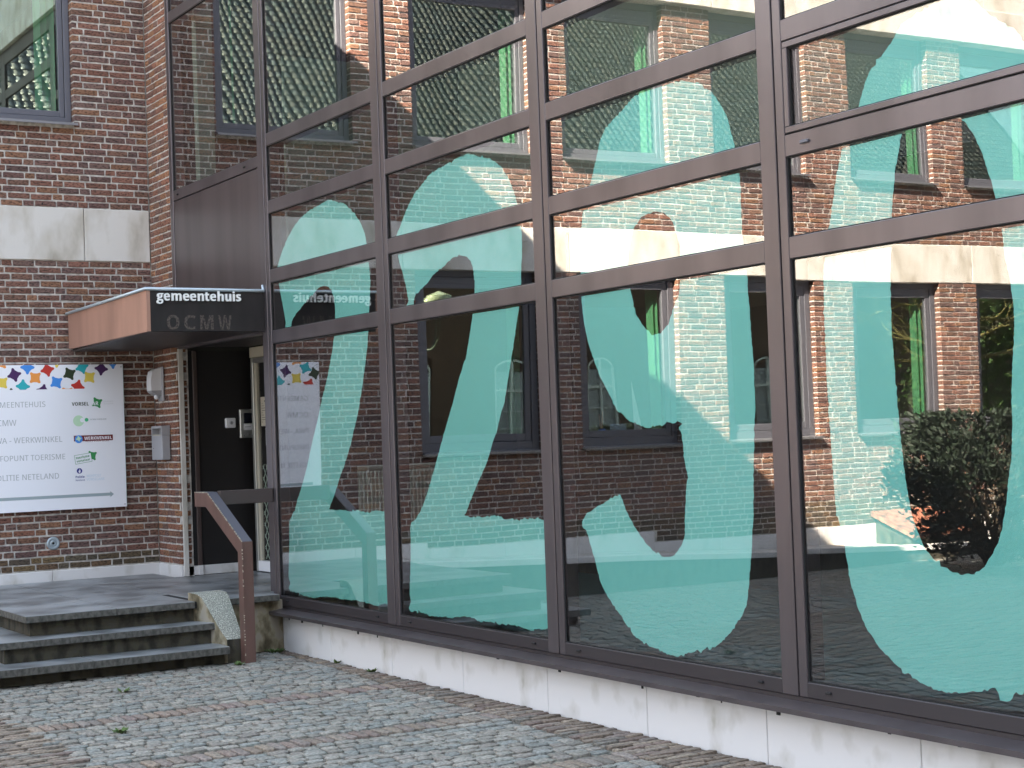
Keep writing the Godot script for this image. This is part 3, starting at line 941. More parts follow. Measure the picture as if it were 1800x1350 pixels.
	var nil := [9912,3402, 9927,3369, 9875,3367, 9781,3348, 9701,3327, 9636,3256, 9527,3179, 9497,3160, 9449,3085, 9423,3022, 9357,2937, 9302,2848, 9257,2726, 9215,2567, 9191,2492, 9151,2331, 9141,2167, 9139,1949, 9142,1688, 9150,1515, 9158,1341, 9165,1212, 9181,1173, 9215,1041, 9242,889, 9286,774, 9339,684, 9430,600, 9520,544, 9630,497, 9738,470, 9866,468, 9961,487, 10066,514, 10083,493, 10088,467, 10138,470, 10173,511, 10304,544, 10394,600, 10485,684, 10539,774, 10582,889, 10610,1041, 10644,1173, 10659,1212, 10666,1341, 10674,1515, 10683,1688, 10686,1949, 10684,2167, 10674,2331, 10633,2492, 10610,2567, 10567,2726, 10522,2848, 10468,2937, 10401,3022, 10375,3085, 10327,3160, 10298,3179, 10188,3256, 10123,3327]
	var nil_hole := [9875,2939, 9776,2923, 9681,2859, 9655,2780, 9627,2702, 9615,2622, 9599,2532, 9581,2336, 9571,2237, 9565,1997, 9573,1864, 9579,1733, 9590,1572, 9604,1412, 9623,1286, 9645,1193, 9675,1128, 9714,1059, 9755,1025, 9811,996, 9860,973, 9917,967, 9965,970, 10006,987, 10048,1020, 10074,1051, 10116,1106, 10143,1174, 10172,1294, 10190,1395, 10204,1442, 10215,1560, 10220,1715, 10230,1829, 10248,1949, 10250,2079, 10238,2171, 10221,2242, 10202,2417, 10185,2493, 10170,2556, 10148,2621, 10122,2703, 10087,2772, 10038,2844, 9963,2908]
	var film: Material = mats["film"]
	numeral("mint vinyl numeral two nearest the entrance canopy", ragged(pts(two_a), 1, 0.0028), [], 0, film)
	numeral("larger mint vinyl numeral two between the other two and the nine", ragged(pts(two_b), 2, 0.003), [], 1, film)
	numeral("mint vinyl numeral nine filling the third glass bay", ragged(pts(nine), 3, 0.003), ragged(pts(nine_hole), 13, 0.0025), 2, film)
	numeral("mint vinyl numeral zero at the near end of the glass wall", ragged(pts(nil), 4, 0.003), ragged(pts(nil_hole), 14, 0.0025), 3, film)

func numeral(label: String, outline: PackedVector2Array, hole, bay: int, film: Material):
	var o := thing("giant_numeral", label, "numeral", Vector3(0, 0, 0), "giant mint numerals on the glass wall")
	var z0: float = MULL[bay][1] + 0.004
	var z1: float = MULL[bay + 1][0] - 0.004
	for r in 5:
		var y0: float = ROW_BOTTOM[r] + 0.004
		var y1: float = ROW_TOP[r] - 0.016
		var zz0 := z0
		var zz1 := z1
		if bay == 3 and r == 2:
			y0 += 0.036; y1 -= 0.03; zz0 += 0.04; zz1 -= 0.04
		var rect := PackedVector2Array([Vector2(zz0, y0), Vector2(zz1, y0), Vector2(zz1, y1), Vector2(zz0, y1)])
		var pieces := Geometry2D.intersect_polygons(outline, rect)
		var final := []
		for p in pieces:
			if hole.size():
				for q in Geometry2D.clip_polygons(p, hole): final.append(q)
			else:
				final.append(p)
		if final.is_empty(): continue
		var mb := MB.new()
		var any := false
		for p in final:
			if p.size() < 3 or Geometry2D.triangulate_polygon(p).is_empty(): continue
			any = true
			mb.plate(p, Transform3D(Basis(Vector3(0, 0, 1), Vector3(0, 1, 0), Vector3(-1, 0, 0)), Vector3(0.0098, 0, 0)), 0.0004)
		if any: put("vinyl_piece", mb.mesh(), film, o)

# ---------------------------------------------------------------- entrance recess
func entrance():
	var w := thing("entrance_wall", "black-brown panelled wall in the shaded entrance recess beside the brick return", "wall")
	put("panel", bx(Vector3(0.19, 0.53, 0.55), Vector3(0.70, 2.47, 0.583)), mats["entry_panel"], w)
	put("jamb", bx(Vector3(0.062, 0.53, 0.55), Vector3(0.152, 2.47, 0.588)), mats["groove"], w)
	put("trim_strip", bx(Vector3(0.012, 0.442, 0.606), Vector3(0.06, 2.49, 0.622), 0.003), mats["concrete"], w)
	put("post", bx(Vector3(0.152, 0.53, 0.55), Vector3(0.192, 2.47, 0.607), 0.004), mats["entry_post"], w)
	put("skirting", bx(Vector3(0.062, 0.443, 0.56), Vector3(0.66, 0.527, 0.598), 0.003), mats["white_stone"], w)
	put("skirting", bx(Vector3(0.150, 0.443, 0.6), Vector3(0.196, 0.529, 0.616), 0.003), mats["white_stone"], w)
	var d := thing("entrance_door", "glass entrance door in a pale metal frame with notices behind the pane", "door")
	put("lintel", bx(Vector3(0.665, 2.395, 0.70), Vector3(0.74, 2.49, 2.70), 0.004), mats["cream"], d)
	var f := MB.new()
	f.cbox(Vector3(0.66, 0.447, 0.725), Vector3(0.72, 2.39, 0.775), 0.004)
	f.cbox(Vector3(0.66, 2.345, 0.776), Vector3(0.72, 2.388, 1.70), 0.004)
	f.cbox(Vector3(0.66, 0.447, 1.66), Vector3(0.72, 2.344, 1.71), 0.004)
	put("frame", f.mesh(), mats["steel"], d)
	put("kick_rail", bx(Vector3(0.658, 0.452, 0.776), Vector3(0.715, 0.545, 1.659), 0.004), mats["plastic_white"], d)
	put("inner_stile", bx(Vector3(0.675, 0.546, 0.777), Vector3(0.70, 2.344, 0.825), 0.003), mats["cream"], d)
	put("pane", wavy(func(u, v): return Vector3(0.692, lerpf(0.54, 2.35, v), lerpf(0.82, 1.66, u)), Vector3(-1, 0, 0), 60, 0.001, 2), mats["glass"], d)
	var lat := MB.new()        # diamond lattice behind the lower half of the pane
	for k in range(-18, 16):
		var z0 := 0.84 + 0.075 * k
		for s in [1.0, -1.0]:
			var a := Vector3(0.712, 0.56, z0)
			var b := Vector3(0.712, 1.42, z0 + s * 0.62)
			if s < 0: a.z += 0.6; b.z += 0.6
			# clip to the opening
			var t0 := 0.0
			var t1 := 1.0
			var dz := b.z - a.z
			var ta := (0.83 - a.z) / dz
			var tb := (1.655 - a.z) / dz
			t0 = maxf(t0, minf(ta, tb)); t1 = minf(t1, maxf(ta, tb))
			if t1 - t0 > 0.03:
				lat.tube([a.lerp(b, t0), a.lerp(b, t1)], [0.004, 0.004], 5)
	put("lattice", lat.mesh(), mats["radiator"], d)
	for p in [[1.02, 1.80, 0.3, 0.2, 0], [1.10, 1.70, 0.0, 0.0, 1]]:
		pass
	put("paper_notice", bx(Vector3(0.684, 1.765, 0.885), Vector3(0.686, 2.03, 1.13)), mats["cream"], d)
	var ink := MB.new()
	for k in 9:
		ink.box(Vector3(0.6832, 1.80 + 0.021 * k, 0.90 + 0.005 * (k % 3)), Vector3(0.6839, 1.804 + 0.021 * k, 0.93 + 0.03 * ((k * 7) % 4)))
		ink.box(Vector3(0.6832, 1.80 + 0.021 * k, 0.99), Vector3(0.6839, 1.804 + 0.021 * k, 1.03 + 0.02 * ((k * 5) % 4)))
	ink.box(Vector3(0.6832, 1.985, 0.97), Vector3(0.6839, 1.996, 1.05))
	put("notice_lines", ink.mesh(), mats["ink"], d)
	put("paper_notice", bx(Vector3(0.684, 1.59, 0.98), Vector3(0.686, 1.75, 1.16)), mats["plastic_white"], d)
	put("notice_frame", bx(Vector3(0.6832, 1.615, 1.0), Vector3(0.6839, 1.62, 1.14)), mats["plastic_grey"], d)
	# intercom and key switch on the dark panel
	var ic := thing("intercom", "steel video intercom with dark screen mounted beside the entrance door", "intercom")
	put("housing", bx(Vector3(0.588, 1.665, 0.584), Vector3(0.735, 1.93, 0.622), 0.006), mats["steel"], ic)
	put("screen", bx(Vector3(0.622, 1.80, 0.6225), Vector3(0.708, 1.893, 0.626), 0.002), mats["screen"], ic)
	put("name_plate", bx(Vector3(0.622, 1.737, 0.6225), Vector3(0.708, 1.796, 0.6255), 0.002), mats["plastic_white"], ic)
	put("name_line", bx(Vector3(0.63, 1.765, 0.6258), Vector3(0.69, 1.7685, 0.6264)), mats["ink"], ic)
	put("lens", round_mesh(0.008, 0.004), mats["plastic_grey"], ic, Transform3D(Basis(Vector3.RIGHT, PI / 2), Vector3(0.662, 1.70, 0.622)))
	for x in [0.625, 0.70]:
		put("button", round_mesh(0.004, 0.003), mats["ink"], ic, Transform3D(Basis(Vector3.RIGHT, PI / 2), Vector3(x, 1.685, 0.622)))
	var ks := thing("key_switch", "small white key switch box on the black entrance panel", "switch")
	put("box", bx(Vector3(0.450, 1.762, 0.584), Vector3(0.548, 1.853, 0.618), 0.008), mats["plastic_white"], ks)
	put("key_plate", round_mesh(0.017, 0.004), mats["plastic_grey"], ks, Transform3D(Basis(Vector3.RIGHT, PI / 2), Vector3(0.503, 1.808, 0.618)))
	put("key_slot", bx(Vector3(0.5, 1.798, 0.6222), Vector3(0.506, 1.818, 0.6228)), mats["ink"], ks)

func round_mesh(r: float, h: float, n := 16) -> ArrayMesh:
	var mb := MB.new()
	mb.lathe([Vector2(0, 0), Vector2(r, 0), Vector2(r, h * 0.7), Vector2(r * 0.85, h), Vector2(0, h)], n, Transform3D())
	return mb.mesh()

func canopy():
	var c := thing("entrance_canopy", "flat bronze box canopy over the entrance with white lettering on its dark front", "canopy")
	var y0 := 2.497
	var y1 := 2.815
	# front, end panel (a little splayed), top and soffit
	put("front_fascia", bx(Vector3(-0.979, y0, 2.668), Vector3(-0.017, y1, 2.70), 0.003), mats["dark_fascia"], c)
	var mb := MB.new()
	mb.flat()
	var a := Vector3(-0.983, y0, 2.7005)
	var b := Vector3(-0.798, y0 + 0.03, 0.02)
	var up := Vector3(0, y1 - y0, 0)
	var inn := Vector3(0.03, 0, 0)
	mb.quad(b, a, a + up, b + up); mb.quad(a + inn, b + inn, b + inn + up, a + inn + up)
	mb.quad(a, a + inn, a + inn + up, a + up); mb.quad(b + inn, b, b + up, b + inn + up)
	mb.quad(b, b + inn, a + inn, a)
	put("end_panel", mb.mesh(), mats["brown_end"], c)
	mb = MB.new()
	mb.flat()
	var tp := y1 - 0.012
	mb.quad(Vector3(-0.95, tp, 2.667), Vector3(-0.02, tp, 2.667), Vector3(-0.02, tp, 0.02), Vector3(-0.77, tp, 0.02))
	put("deck", mb.mesh(), mats["bluestone_shade_edge"], c)
	# soffit slats run along x, out from under the bay
	var z := 0.03
	while z < 2.64:
		var xl: float = lerpf(-0.77, -0.948, z / 2.7)
		var xr := -0.02 if z < 0.64 else 0.70
		put("soffit_slat", bx(Vector3(xl, y0 + 0.006, z), Vector3(xr, y0 + 0.022, z + 0.052), 0.004), mats["soffit"], c)
		z += 0.062
	put("soffit_backing", bx(Vector3(-0.76, y0 + 0.024, 0.02), Vector3(-0.02, y0 + 0.034, 2.66)), mats["rubber"], c)
	put("soffit_backing", bx(Vector3(-0.019, y0 + 0.024, 0.64), Vector3(0.70, y0 + 0.034, 2.66)), mats["rubber"], c)
	# zinc edge
	mb = MB.new()
	mb.tube([Vector3(-0.806, y1 + 0.035, 0.0), Vector3(-0.990, y1 + 0.008, 2.705), Vector3(-0.02, y1 + 0.004, 2.708)], [0.013, 0.013, 0.013], 8)
	mb.tube([Vector3(-0.026, y1 + 0.004, 2.706), Vector3(-0.024, y1 + 0.05, 2.69)], [0.014, 0.012], 8)
	put("zinc_edge", mb.mesh(), mats["zinc"], c)
	# letters
	var t := lettering("gemeentehuis", 700, 0.685, 0.018)
	put("lettering", t[0], mats["white_letter"], c, Transform3D(t[1], Vector3(-0.905, 2.733, 2.703)))
	var gx := -0.825
	for l in [["O", 0.105], ["C", 0.10], ["M", 0.115], ["W", 0.12]]:
		var g := lettering(l[0], 700, l[1] * 0.95, 0.0012, 0.112)
		put("letter_trace", g[0], mats["ghost_letter"], c, Transform3D(g[1], Vector3(gx, 2.512, 2.7005)))
		gx += l[1] + 0.032

func lettering(text: String, weight: int, width: float, depth: float, height := 0.0) -> Array:
	# text as solid letters; returns the mesh and the basis that brings its lower left corner to the origin at the wanted width
	var f := SystemFont.new()
	f.font_names = PackedStringArray(["Droid Sans"])
	f.font_weight = weight
	var t := TextMesh.new()
	t.font = f; t.text = text; t.font_size = 48; t.pixel_size = 0.01
	t.horizontal_alignment = HORIZONTAL_ALIGNMENT_LEFT; t.vertical_alignment = VERTICAL_ALIGNMENT_BOTTOM
	t.curve_step = 1.0
	t.depth = 0.1
	var a := t.get_aabb()
	var k := width / maxf(a.size.x, 0.001)
	var ky := k if height == 0.0 else height / a.size.y
	# rebuild as an ArrayMesh that starts at x = 0 on the baseline
	var src := t.get_mesh_arrays()
	var v: PackedVector3Array = src[Mesh.ARRAY_VERTEX]
	var base := baseline(text, f, t)
	for i in v.size():
		v[i] = Vector3((v[i].x - a.position.x) * k, (v[i].y - base) * ky, (v[i].z - a.position.z) / 0.1 * depth)
	src[Mesh.ARRAY_VERTEX] = v
	src[Mesh.ARRAY_TANGENT] = null
	var m := ArrayMesh.new()
	m.add_surface_from_arrays(Mesh.PRIMITIVE_TRIANGLES, src)
	return [m, Basis()]

func baseline(text: String, f: Font, t: TextMesh) -> float:
	var up := TextMesh.new()
	up.font = f; up.text = "H"; up.font_size = t.font_size; up.pixel_size = t.pixel_size; up.depth = 0.1
	up.horizontal_alignment = HORIZONTAL_ALIGNMENT_LEFT; up.vertical_alignment = VERTICAL_ALIGNMENT_BOTTOM
	return up.get_aabb().position.y

# ---------------------------------------------------------------- steps and platform
func steps():
	var s := thing("entrance_steps", "bluestone entrance platform with three overhanging steps and dark risers", "steps")
	var top: Material = mats["bluestone"]
	var xs := [-2.03, -1.36, -0.70, -0.072]
	var zs := [0.014, 0.75, 1.5, 2.2, 2.95]
	for i in xs.size() - 1:
		for k in zs.size() - 1:
			var x1: float = xs[i + 1]
			if i == 1 and k == 3: x1 = -0.757
			var x0: float = xs[i]
			if i == 2 and k == 3: x0 = -0.70
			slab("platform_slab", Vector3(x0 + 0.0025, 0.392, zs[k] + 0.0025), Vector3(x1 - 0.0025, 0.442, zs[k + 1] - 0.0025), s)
	put("platform_slab", bx(Vector3(-0.0705, 0.392, 0.606), Vector3(0.70, 0.4415, 1.35), 0.003), top, s)
	put("platform_slab", bx(Vector3(-0.0705, 0.392, 1.353), Vector3(0.70, 0.4415, 2.15), 0.003), top, s)
	put("platform_slab", bx(Vector3(-0.0705, 0.392, 2.153), Vector3(0.70, 0.4415, 2.70), 0.003), top, s)
	put("platform_base", bx(Vector3(-1.98, 0.0, 0.02), Vector3(-0.60, 0.39, 2.875)), mats["riser"], s)
	put("platform_base", bx(Vector3(-0.599, 0.0, 0.02), Vector3(-0.014, 0.39, 2.86)), mats["stained_concrete"], s)
	put("platform_bed", bx(Vector3(-2.0, 0.388, 0.02), Vector3(-0.08, 0.4385, 2.92)), mats["rubber"], s)
	# two lower treads, each a slab on a set-back riser, returning along the left side
	for t in [[-2.26, 3.125, 0.29, 0.05], [-2.515, 3.375, 0.135, 0.055]]:
		var lx: float = t[0]
		var fz: float = t[1]
		var ty: float = t[2]
		var th: float = t[3]
		var o := node("step", s)
		var cut := lerpf(lx, -0.68, 0.46)
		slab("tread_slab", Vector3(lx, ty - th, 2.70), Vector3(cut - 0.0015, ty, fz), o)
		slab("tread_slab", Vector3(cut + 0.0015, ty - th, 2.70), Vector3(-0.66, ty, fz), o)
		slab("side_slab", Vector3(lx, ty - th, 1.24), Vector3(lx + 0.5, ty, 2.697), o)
		put("riser", bx(Vector3(lx + 0.045, 0.0, 1.24), Vector3(-0.66, ty - th - 0.001, fz - (0.05 if ty > 0.2 else 0.13))), mats["riser"], o)
	# sloping cheek of exposed-aggregate concrete
	var c := thing("stair_cheek", "sloping grey gravel-concrete cheek block at the right end of the steps", "cheek wall")
	var mb := MB.new()
	mb.flat()
	var prof := [Vector2(2.80, 0.0), Vector2(3.262, 0.0), Vector2(3.262, 0.172), Vector2(3.19, 0.235), Vector2(2.985, 0.468), Vector2(2.93, 0.492), Vector2(2.80, 0.50)]
	var lx := func(z: float) -> float: return lerpf(-0.76, -0.635, clampf((z - 2.85) / 0.42, 0, 1))
	var rx := func(_z: float) -> float: return -0.505
	var front := MB.new()
	front.flat()
	for i in prof.size():
		var p: Vector2 = prof[i]
		var q: Vector2 = prof[(i + 1) % prof.size()]
		(front if i == 1 else mb).quad(Vector3(lx.call(p.x), p.y, p.x), Vector3(lx.call(q.x), q.y, q.x), Vector3(rx.call(q.x), q.y, q.x), Vector3(rx.call(p.x), p.y, p.x))
	put("front_face", front.mesh(), mats["riser"], c)
	var sides := MB.new()
	sides.flat()
	for sd in 2:
		for i in range(1, prof.size() - 1):
			var tri3 := []
			for p in [prof[0], prof[i], prof[i + 1]]:
				tri3.append(Vector3((lx if sd == 0 else rx).call(p.x), p.y, p.x))
			if sd == 0: sides.tri(tri3[0], tri3[1], tri3[2])
			else: sides.tri(tri3[0], tri3[2], tri3[1])
	put("side_face", sides.mesh(), mats["stained_concrete"], c)
	put("gravel_face", mb.mesh(), mats["gravel_concrete"], c)

func slab(n: String, lo: Vector3, hi: Vector3, parent: Node):
	# worn honed top on a rough edge with shade painted into its colour
	var o := put(n, bx(lo, hi - Vector3(0, 0.003, 0), 0.003), mats["bluestone_shade_edge"], parent)
	if parent.get_parent() == self:
		put("worn_top", bx(Vector3(lo.x + 0.002, hi.y - 0.004, lo.z + 0.002), Vector3(hi.x - 0.002, hi.y, hi.z - 0.002), 0.0015), mats["bluestone"], o)
	else:
		put("worn_top", bx(Vector3(lo.x + 0.002, hi.y - 0.004, lo.z + 0.002), Vector3(hi.x - 0.002, hi.y, hi.z - 0.002), 0.0015), mats["bluestone"], parent)

func handrail():
	var h := thing("handrail", "brown painted steel handrail sloping down beside the steps to a square post", "handrail")
	var x0 := -0.545
	var x1 := -0.463
	var mb := MB.new()
	var xf := Transform3D(Basis(Vector3(0, 0, 1), Vector3(0, 1, 0), Vector3(-1, 0, 0)), Vector3(x1, 0, 0))
	var poly := PackedVector2Array([Vector2(2.43, 1.245), Vector2(2.70, 1.245), Vector2(3.385, 0.89), Vector2(3.385, -0.01), Vector2(3.295, -0.01), Vector2(3.295, 0.815), Vector2(2.665, 1.135), Vector2(2.43, 1.135)])
	mb.plate(poly, xf, x1 - x0)
	put("rail", mb.mesh(), mats["rail_paint"], h)
	mb = MB.new()     # darker worn top edge
	mb.plate(PackedVector2Array([Vector2(2.431, 1.2455), Vector2(2.7, 1.2455), Vector2(3.382, 0.8925), Vector2(3.382, 0.8965), Vector2(2.702, 1.2495), Vector2(2.431, 1.2495)]), Transform3D(xf.basis, Vector3(x1 - 0.004, 0, 0)), x1 - x0 - 0.008)
	put("rail_top", mb.mesh(), mats["window_frame"], h)
	mb = MB.new()
	var runs := [[Vector2(2.43, 1.2455), Vector2(2.70, 1.2455)], [Vector2(2.70, 1.2455), Vector2(3.385, 0.8905)], [Vector2(3.3855, 0.88), Vector2(3.3855, 0.05)]]
	for rn in runs:
		var a2: Vector2 = rn[0]
		var b2: Vector2 = rn[1]
		var nn := int(a2.distance_to(b2) / 0.012)
		for i in nn:
			if rng.randf() < (0.75 if rn[1].y > 0.5 else 0.3):
				var p := a2.lerp(b2, (i + rng.randf()) / nn)
				var sz := rng.randf_range(0.002, 0.0055)
				var ln := rng.randf_range(0.003, 0.011)
				var xx := x0 if rn[1].y > 0.5 else x1 - 0.083
				mb.box(Vector3(xx - 0.0006, p.y - sz * 0.6, p.x - ln), Vector3(xx + sz, p.y + 0.0045, p.x + ln * 0.4))
	var wn := put("worn_edge", mb.mesh(), mats["cream"], h)
	wn.set_meta("kind", "stuff")
	put("cross_bar", bx(Vector3(x1 + 0.002, 1.148, 2.70), Vector3(-0.019, 1.257, 2.76), 0.004), mats["rail_dark"], h)

# ---------------------------------------------------------------- information sign
func splat(r: float, rot: float) -> PackedVector2Array:
	# four-lobed blot: a square with hollow sides and round knobs at the corners
	var p := PackedVector2Array()
	for k in 48:
		var a := TAU * k / 48.0
		var q := fposmod(a - PI / 4.0 + PI / 4.0, PI / 2.0) - PI / 4.0      # angle from the nearest knob
		var s := 0.66 + 0.10 * pow(cos(q * 2.0), 2)
		var d := 0.84 * cos(q)
		var h := 0.22 * 0.22 - pow(0.84 * sin(q), 2)
		if h > 0: s = maxf(s, d + sqrt(h))
		p.append(Vector2(cos(a + PI / 4.0 + rot), sin(a + PI / 4.0 + rot)) * s * r)
	return p

func flat_shape(p: PackedVector2Array, at: Vector2, z: float, key: String, parent: Node, n: String):
	var q := PackedVector2Array()
	for v in p: q.append(v + at)
	var mb := MB.new()
	if Geometry2D.triangulate_polygon(q).is_empty(): return
	mb.plate(q, Transform3D(Basis(), Vector3(0, 0, z)), 0.0004)
	put(n, mb.mesh(), mats[key], parent)

func disc(r: float, n := 24) -> PackedVector2Array:
	var p := PackedVector2Array()
	for k in n: p.append(Vector2(cos(TAU * k / n), sin(TAU * k / n)) * r)
	return p

func rect(w: float, h: float, rot := 0.0) -> PackedVector2Array:
	var p := PackedVector2Array()
	for v in [Vector2(-w, -h), Vector2(w, -h), Vector2(w, h), Vector2(-w, h)]: p.append((v / 2.0).rotated(rot))
	return p

func words(text: String, x: float, y: float, width: float, z: float, key: String, parent: Node, weight := 400, rot := 0.0):
	var t := lettering(text, weight, width, 0.0005)
	put("lettering", t[0], mats[key], parent, Transform3D(Basis(Vector3(0, 0, 1), rot), Vector3(x, y, z)))

func wall_sign():
	var s := thing("information_sign", "white information sign with coloured blots, grey office names and an arrow", "sign", Vector3.ZERO)
	put("board", bx(Vector3(-1.64, 1.077, 0.02), Vector3(-0.312, 2.385, 0.047), 0.002), mats["sign_white"], s)
	put("edge", bx(Vector3(-0.3118, 1.078, 0.02), Vector3(-0.3098, 2.384, 0.0475)), mats["sign_edge"], s)
	for p in [[-0.33, 2.36], [-0.33, 1.1], [-1.62, 2.36], [-1.62, 1.1]]:
		put("screw", round_mesh(0.006, 0.003), mats["plastic_grey"], s, Transform3D(Basis(Vector3.RIGHT, PI / 2), Vector3(p[0], p[1], 0.047)))
	var z := 0.0474
	var ink := {"blot_purple": lin(0.055, 0.012, 0.09), "blot_yellow": lin(0.72, 0.55, 0.08), "blot_teal": lin(0.02, 0.40, 0.45), "blot_blue": lin(0.05, 0.25, 0.70), "blot_orange": lin(0.80, 0.30, 0.06), "blot_red": lin(0.50, 0.03, 0.02), "blot_green": lin(0.02, 0.035, 0.01), "logo_green": lin(0.03, 0.25, 0.07), "pale_green": lin(0.5, 0.72, 0.5), "mid_green": lin(0.05, 0.45, 0.2), "maroon": lin(0.16, 0.015, 0.02), "police_blue": lin(0.01, 0.015, 0.22), "pale_blue": lin(0.55, 0.66, 0.78), "pale_grey": lin(0.66, 0.68, 0.7)}
	for k in ink: mat(k, ink[k], 0.6)
	var names := ["blot_purple", "blot_yellow", "blot_teal", "blot_blue", "blot_orange", "blot_red", "blot_green"]
	var strip := PackedVector2Array([Vector2(-1.639, 2.165), Vector2(-0.313, 2.165), Vector2(-0.313, 2.384), Vector2(-1.639, 2.384)])
	var i := 0
	for b in [[-1.302, 2.298, 0], [-1.413, 2.229, 1], [-1.229, 2.195, 2], [-1.184, 2.364, 3], [-1.117, 2.270, 4], [-1.007, 2.340, 5], [-1.050, 2.150, 0], [-0.929, 2.226, 3], [-0.808, 2.302, 6], [-0.735, 2.186, 5], [-0.692, 2.359, 2], [-0.626, 2.268, 1], [-0.514, 2.345, 0], [-0.406, 2.405, 3], [-0.833, 2.128, 4], [-1.326, 2.118, 6], [-0.914, 2.420, 1], [-1.414, 2.410, 4], [-1.505, 2.329, 2], [-1.594, 2.273, 6], [-1.540, 2.165, 5]]:
		var p := splat(0.060, 0.25 + 0.5 * sin(i * 1.9))
		var q := PackedVector2Array()
		for v in p: q.append(v + Vector2(b[0], b[1]))
		for c in Geometry2D.intersect_polygons(q, strip):
			flat_shape(c, Vector2(), z, names[b[2]], s, "blot")
		i += 1
	for t in [["GEMEENTEHUIS", 2.008, 0.487], ["OCMW", 1.846, 0.225], ["PWA - WERKWINKEL", 1.690, 0.63], ["INFOPUNT TOERISME", 1.533, 0.652], ["POLITIE NETELAND", 1.361, 0.59]]:
		words(t[0], -1.52, t[1], t[2], z, "sign_text", s)
	# arrow along the foot
	flat_shape(PackedVector2Array([Vector2(-1.55, 1.184), Vector2(-0.464, 1.184), Vector2(-0.464, 1.170), Vector2(-0.431, 1.197), Vector2(-0.464, 1.224), Vector2(-0.464, 1.211), Vector2(-1.55, 1.211)]), Vector2(), z, "sign_arrow", s, "arrow")
	# marks to the right of the names
	flat_shape(splat(0.052, 0.5), Vector2(-0.563, 2.035), z, "logo_green", s, "emblem")
	words("VORSEL", -0.795, 2.012, 0.155, z + 0.0006, "blot_green", s, 700)
	words("AAR", -0.640, 2.012, 0.09, z + 0.0006, "sign_white", s, 700)
	words("GEMEENTE", -0.50, 2.038, 0.09, z, "pale_grey", s)
	words("VORSELAAR", -0.50, 2.018, 0.09, z, "pale_grey", s)
	flat_shape(disc(0.050), Vector2(-0.737, 1.874), z, "pale_green", s, "emblem")
	flat_shape(disc(0.021), Vector2(-0.703, 1.880), z + 0.0005, "sign_white", s, "emblem")
	flat_shape(disc(0.017), Vector2(-0.664, 1.882), z + 0.001, "mid_green", s, "emblem")
	words("OCMW VORSELAAR", -0.63, 1.878, 0.15, z, "sign_text", s, 700)
	flat_shape(rect(0.36, 0.052), Vector2(-0.605, 1.715), z, "maroon", s, "emblem")
	flat_shape(disc(0.036), Vector2(-0.741, 1.708), z + 0.0005, "blot_blue", s, "emblem")
	flat_shape(splat(0.024, 0.2), Vector2(-0.741, 1.712), z + 0.001, "pale_green", s, "emblem")
	words("WERKWINKEL", -0.69, 1.700, 0.255, z + 0.0006, "sign_white", s, 700)
	words("ALLES VOOR WERK", -0.68, 1.680, 0.22, z, "maroon", s)
	flat_shape(splat(0.048, 0.6), Vector2(-0.622, 1.555), z, "logo_green", s, "emblem")
	flat_shape(rect(0.155, 0.082, 0.14), Vector2(-0.705, 1.532), z + 0.0005, "logo_green", s, "emblem")
	flat_shape(rect(0.149, 0.076, 0.14), Vector2(-0.705, 1.532), z + 0.001, "sign_white", s, "emblem")
	words("toerisme", -0.771, 1.527, 0.125, z + 0.0015, "logo_green", s, 700, 0.14)
	words("vorselaar", -0.765, 1.497, 0.125, z + 0.0015, "logo_green", s, 700, 0.14)
	flat_shape(disc(0.025), Vector2(-0.742, 1.421), z, "police_blue", s, "emblem")
	flat_shape(PackedVector2Array([Vector2(-0.746, 1.402), Vector2(-0.738, 1.402), Vector2(-0.731, 1.416), Vector2(-0.735, 1.430), Vector2(-0.741, 1.442), Vector2(-0.742, 1.428), Vector2(-0.752, 1.420)]), Vector2(), z + 0.0005, "sign_white", s, "emblem")
	words("Politie", -0.779, 1.357, 0.082, z, "police_blue", s, 700)
	words("Neteland", -0.779, 1.330, 0.082, z, "police_blue", s)
	words("WIJKPOST", -0.68, 1.362, 0.135, z, "pale_blue", s)
	words("VORSELAAR", -0.68, 1.330, 0.165, z, "pale_blue", s)

